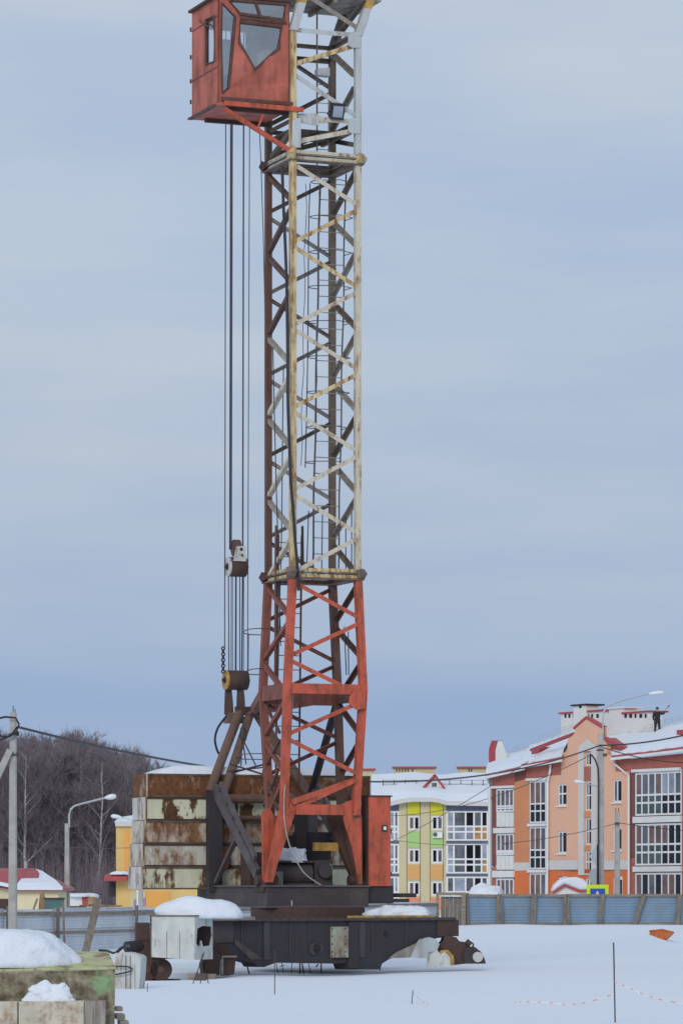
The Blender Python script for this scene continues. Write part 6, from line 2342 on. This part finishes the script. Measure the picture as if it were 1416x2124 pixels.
for (xa, xb, m_) in ((-260, 37, 'block_face'), (39, 175, 'block_face'), (176.5, 219, 'old_grey')):
    q = MB()
    ya = 2080 - (xa + 260) * 4 / 479
    yb = 2080 - (xb + 260) * 4 / 479
    A, B_ = at(xa, ya, YB - 0.45 + (0.0 if xb < 100 else 0.02)), at(xb, yb, YB - 0.42 + (0.0 if xb < 100 else 0.02))
    if m_ == 'old_grey':
        nn = 14
        top_ = [A.lerp(B_, i / nn) + Vector((0, 0.035 * noise.noise(Vector((i * 0.8, 1, 1))), 0.02 * noise.noise(Vector((i * 0.7, 5, 1))))) for i in range(nn + 1)]
        mid_ = [A.lerp(B_, i / nn) + Vector((0, 0.06 * noise.noise(Vector((i * 0.6, 2, 1))), -0.22)) for i in range(nn + 1)]
        bot_ = [A.lerp(B_, i / nn) + Vector((0, 0.02 * noise.noise(Vector((i * 0.6, 3, 1))), -0.9)) for i in range(nn + 1)]
        strip(q, top_, mid_); strip(q, mid_, bot_)
        strip(q, top_, [p + Vector((0, 0.42, 0)) for p in top_])
    else:
        q.prism([A, B_, Vector((B_.x, B_.y, -0.35)), Vector((A.x, A.y, -0.35))], (0, 0.45, 0))
    o = obj('face_plate', q, m_, b2)
    if m_ != 'old_grey':
        bev = o.modifiers.new('round', 'BEVEL'); bev.width = 0.012; bev.segments = 2
tag(obj('snow_heap', lump((1.30, 0.75), at(-20, 1999, YB + 0.95), 0.50, 12.7, 0.48, n=96, m=30, rough=0.065, lean=-0.1), 'snow_lump', None, True), 'big smooth heap of snow on the mossy concrete block', 'snow')
tag(obj('snow_heap', lump((0.36, 0.125), at(104, 2079, YB - 0.20), 0.29, 2.3, 0.75, n=64, m=22, rough=0.17, lean=-0.15), 'snow_lump', None, True), 'small lump of snow on the ledge of the front block', 'snow')
plain('timber_pale', (0.52, 0.44, 0.36), 0.8, 0.3, 5)
for i, (x, y, w, h) in enumerate(((246, 2092, 14, 10), (249, 2108, 18, 12), (256, 2121, 20, 10))):
    q = MB()
    c = at(x, y, YB + 1.8 - 0.2 * i)
    q.box(c, (w / 290, 0.02, 0), (-0.03, 0.25, 0), (0, 0, h / 300))
    o = obj('timber_offcut', q, 'timber_pale')
    bev = o.modifiers.new('round', 'BEVEL'); bev.width = 0.008
    tag(o, ('upper', 'middle', 'lowest')[i] + ' pale timber offcut beside the mossy concrete block', 'offcut', 'timber offcuts by the block')
q = MB()
q.bar(at(178, 1975, 119.5), at(204, 1864, 120.5), 0.23, 0.06, up=Vector((0, 1, 0)))
tag(obj('leaning_plank', q, 'wood_grey'), 'weathered plank leaning before the pale sheet fence', 'plank')

# junction box with its hose
YJ = 88.0
jb = thing('junction_box', at(265, 2063, YJ), 'pale steel junction box with black hose beside the left bogie', 'box')
q = MB()
JW = Wall((0, YJ, 0), (1, 0.12))
q.prism([JW.pt(x, y) for x, y in ((238, 2066), (238, 1977), (262, 1975), (286, 1981), (293, 1986), (291, 2020), (287, 2062), (262, 2065))], (0.1, 0.55, 0))
o = obj('body', q, 'old_box', jb)
for (x, w) in ((261, 1.4), (270, 1.2)):
    q = MB()
    JW.box(q, x, x + w, 1982, 2061, 0.0, 0.008)
    obj('seam', q, 'brown_steel', jb)
q = MB()
JW.box(q, 274, 279, 2001, 2061, 0.0, 0.05)
obj('door_bar', q, 'old_box', jb)
q = MB()
q.path([JW.pt(236, 2006, 0.1), JW.pt(250, 2004, 0.12), JW.pt(266, 2005, 0.12), JW.pt(275, 2009, 0.1), JW.pt(273, 2014, 0.1), JW.pt(258, 2018, 0.12), JW.pt(236, 2022, 0.1)], 0.018)
obj('hose', q, 'cable', jb)
q = MB()
q.path([at(205, 1971, YJ + 2), at(222, 1972, YJ + 2), at(235, 1977, YJ + 2), at(246, 1974, YJ + 2), at(254, 1966, YJ + 2), at(262, 1966, YJ + 3), at(270, 1972, YJ + 3)], 0.03)
q.path([at(240, 1978, YJ + 2), at(250, 1968, YJ + 2), at(258, 1963, YJ + 2), at(268, 1962, YJ + 4)], 0.035)
tag(obj('power_cable', q, 'cable'), 'tangled black cable lying over the junction box', 'cable')

# rail and sleeper uncovered under the left bogie
q = MB()
q.bar(at(283, 2037, 103.0), at(382, 2039, 104.2), 0.16, 0.10)
q.bar(at(283, 2034, 103.6), at(372, 2037, 104.8), 0.07, 0.16)
tag(obj('crane_rail', q, 'brown_steel'), 'dark rail uncovered in the snow below the left bogie', 'rail')

# trestle of rods with boards
tr_ = thing('rod_trestle', at(415, 2070, 93), 'little trestle of steel rods carrying boards before the front bogie', 'trestle')
for (x0, y0, x1, y1) in ((424, 1975, 384, 2086), (418, 2030, 405, 2084), (430, 2030, 443, 2080), (421, 1978, 408, 2022)):
    q = MB()
    q.tube(at(x0, y0, 93), at(x1, y1, 93.0), 0.013, 6)
    obj('rod', q, 'dark_steel', tr_)
for (x0, x1, y0, y1, m_, o_) in ((390, 408, 2021, 2033, 'wood_rail', 0.0), (405, 428, 2019, 2034, 'dark_steel', -0.05), (424, 449, 2020, 2031, 'wood_grey', 0.03)):
    q = MB()
    W_ = Wall((0, 93 + o_, 0), (1, 0))
    W_.box(q, x0, x1, y0, y1, -0.06, 0.0)
    obj('board', q, m_, tr_)
q = MB()
q.path([at(424, 2050, 92.9), at(428, 2060, 92.9), at(436, 2062, 92.9), at(440, 2054, 92.9), at(434, 2046, 92.9)], 0.005, 5)
obj('wire_loop', q, 'cable', tr_)

# rods stuck in the snow
def rod(px, py0, py1, lab, dx=1.0, r=0.012, Y=None):
    Y = Y or CAMZ * F / (py1 - HOR)
    q = MB()
    q.tube(at(px, py0, Y), at(px + dx, py1, Y) - Z * 0.15, r, 6)
    return tag(obj('steel_rod', q, 'dark_steel', None, pivot=at(px, py1, Y)), lab, 'rod')
rod(570, 1972, 2066, 'thin steel rod standing in the snow before the undercarriage', -0.5, 0.012)
rod(1271.5, 1955, 2118, 'tall steel rod in the snow carrying striped tape, bottom right', 3.5, 0.014)
rod(856, 2054, 2084, 'short steel rod in the snow with a striped tape end', -4, 0.010)
rod(306, 2040, 2062, 'short steel rod in the snow beside the junction box', 0, 0.009)
k = 0
for (x0, y0, x1, y1) in ((572, 1998, 576, 2015), (580, 2013, 590, 1996), (583, 1997, 588, 2014), (606, 1996, 604, 2014), (622, 1996, 622, 2014), (625, 1996, 630, 2015), (638, 1996, 644, 2014), (655, 2014, 660, 1994), (666, 1996, 666, 2013)):
    q = MB()
    q.tube(at(x0, y0 - 8, 110.2), at(x1, y1 + 6, 110.2), 0.022 if 620 < x0 < 632 or x0 in (655, 666) else 0.012, 6)
    tag(obj('steel_rod', q, 'black_steel'), 'thin dark rod standing under the middle of the undercarriage', 'rod', 'rods under the undercarriage')
for (x0, y0, x1, y1) in ((510, 2000, 517, 2018), (784, 1998, 788, 2010)):
    q = MB()
    q.tube(at(x0, y0 - 8, 108.5), at(x1, y1 + 3, 108.5), 0.022, 6)
    tag(obj('steel_rod', q, 'black_steel'), 'dark prop rod slanting below the %s of the undercarriage' % ('left part' if x0 < 600 else 'right part'), 'rod')

# striped barrier tape
def tape(pts, name_label, w=0.010):
    ps = [Vector(p) for p in pts]
    dense = []
    for i in range(len(ps) - 1):
        p0, p1, p2, p3 = ps[max(0, i - 1)], ps[i], ps[i + 1], ps[min(len(ps) - 1, i + 2)]
        for k_ in range(6):
            t = k_ / 6
            dense.append(0.5 * ((2 * p1) + (p2 - p0) * t + (2 * p0 - 5 * p1 + 4 * p2 - p3) * t * t + (3 * p1 - p0 - 3 * p2 + p3) * t ** 3))
    dense.append(ps[-1])
    q = MB()
    strip(q, [p + Z * w for p in dense], [p - Z * w for p in dense])
    o = obj('barrier_tape', q, 'tape_white', None)
    o.data.materials.append(M['tape_red'])
    for i, f in enumerate(o.data.polygons): f.material_index = 1 if i % 3 == 1 else 0
    return tag(o, name_label, 'tape')
def gp(px, py, h=0.04):
    Y = CAMZ * F / (py - HOR)
    p = at(px, py, Y)
    return p + Z * (h + max(0, gz(p.x, p.y)))
Yr = CAMZ * F / (2118 - HOR)
tape([at(1066, 2103, Yr + 4), at(1066, 2082, Yr + 3.5), at(1085, 2078, Yr + 3), at(1130, 2079, Yr + 2.5), at(1180, 2084, Yr + 2), at(1220, 2078, Yr + 1), at(1272, 2062, Yr)], 'striped tape sagging leftwards from the tall rod')
tape([at(1273, 2036, Yr), at(1300, 2047, Yr - 0.5), at(1340, 2065, Yr - 1), at(1380, 2076, Yr - 2), at(1440, 2084, Yr - 3)], 'striped tape running from the tall rod to the right edge')
tape([at(853, 2056, 78), at(862, 2066, 77.5), at(874, 2076, 77), at(889, 2086, 76.5)], 'short end of striped tape on the small rod', 0.012)

# orange tub half buried in snow
Yt = 172.0
tb = thing('plastic_tub', at(1365, 1955, Yt), 'broken orange plastic tub half buried in the snow on the right', 'tub')
q = MB()
outl = [(1346, 1957), (1346, 1932), (1372, 1929), (1391, 1932), (1393, 1935), (1384, 1944), (1374, 1952), (1360, 1956)]
q.prism([at(x, y, Yt) for x, y in outl], (0.15, 0.5, 0))
obj('body', q, 'orange_plastic', tb)
q = MB()
q.path([at(1345, 1931, Yt - 0.03), at(1372, 1928, Yt - 0.03), at(1393, 1933, Yt - 0.03)], 0.035)
obj('rim', q, 'orange_plastic', tb)
for x in (1356, 1366, 1377):
    q = MB()
    q.bar(at(x, 1932, Yt - 0.02), at(x - 1, 1953 - (x - 1356) * 0.2, Yt - 0.02), 0.03, 0.04)
    obj('rib', q, 'orange_plastic', tb)
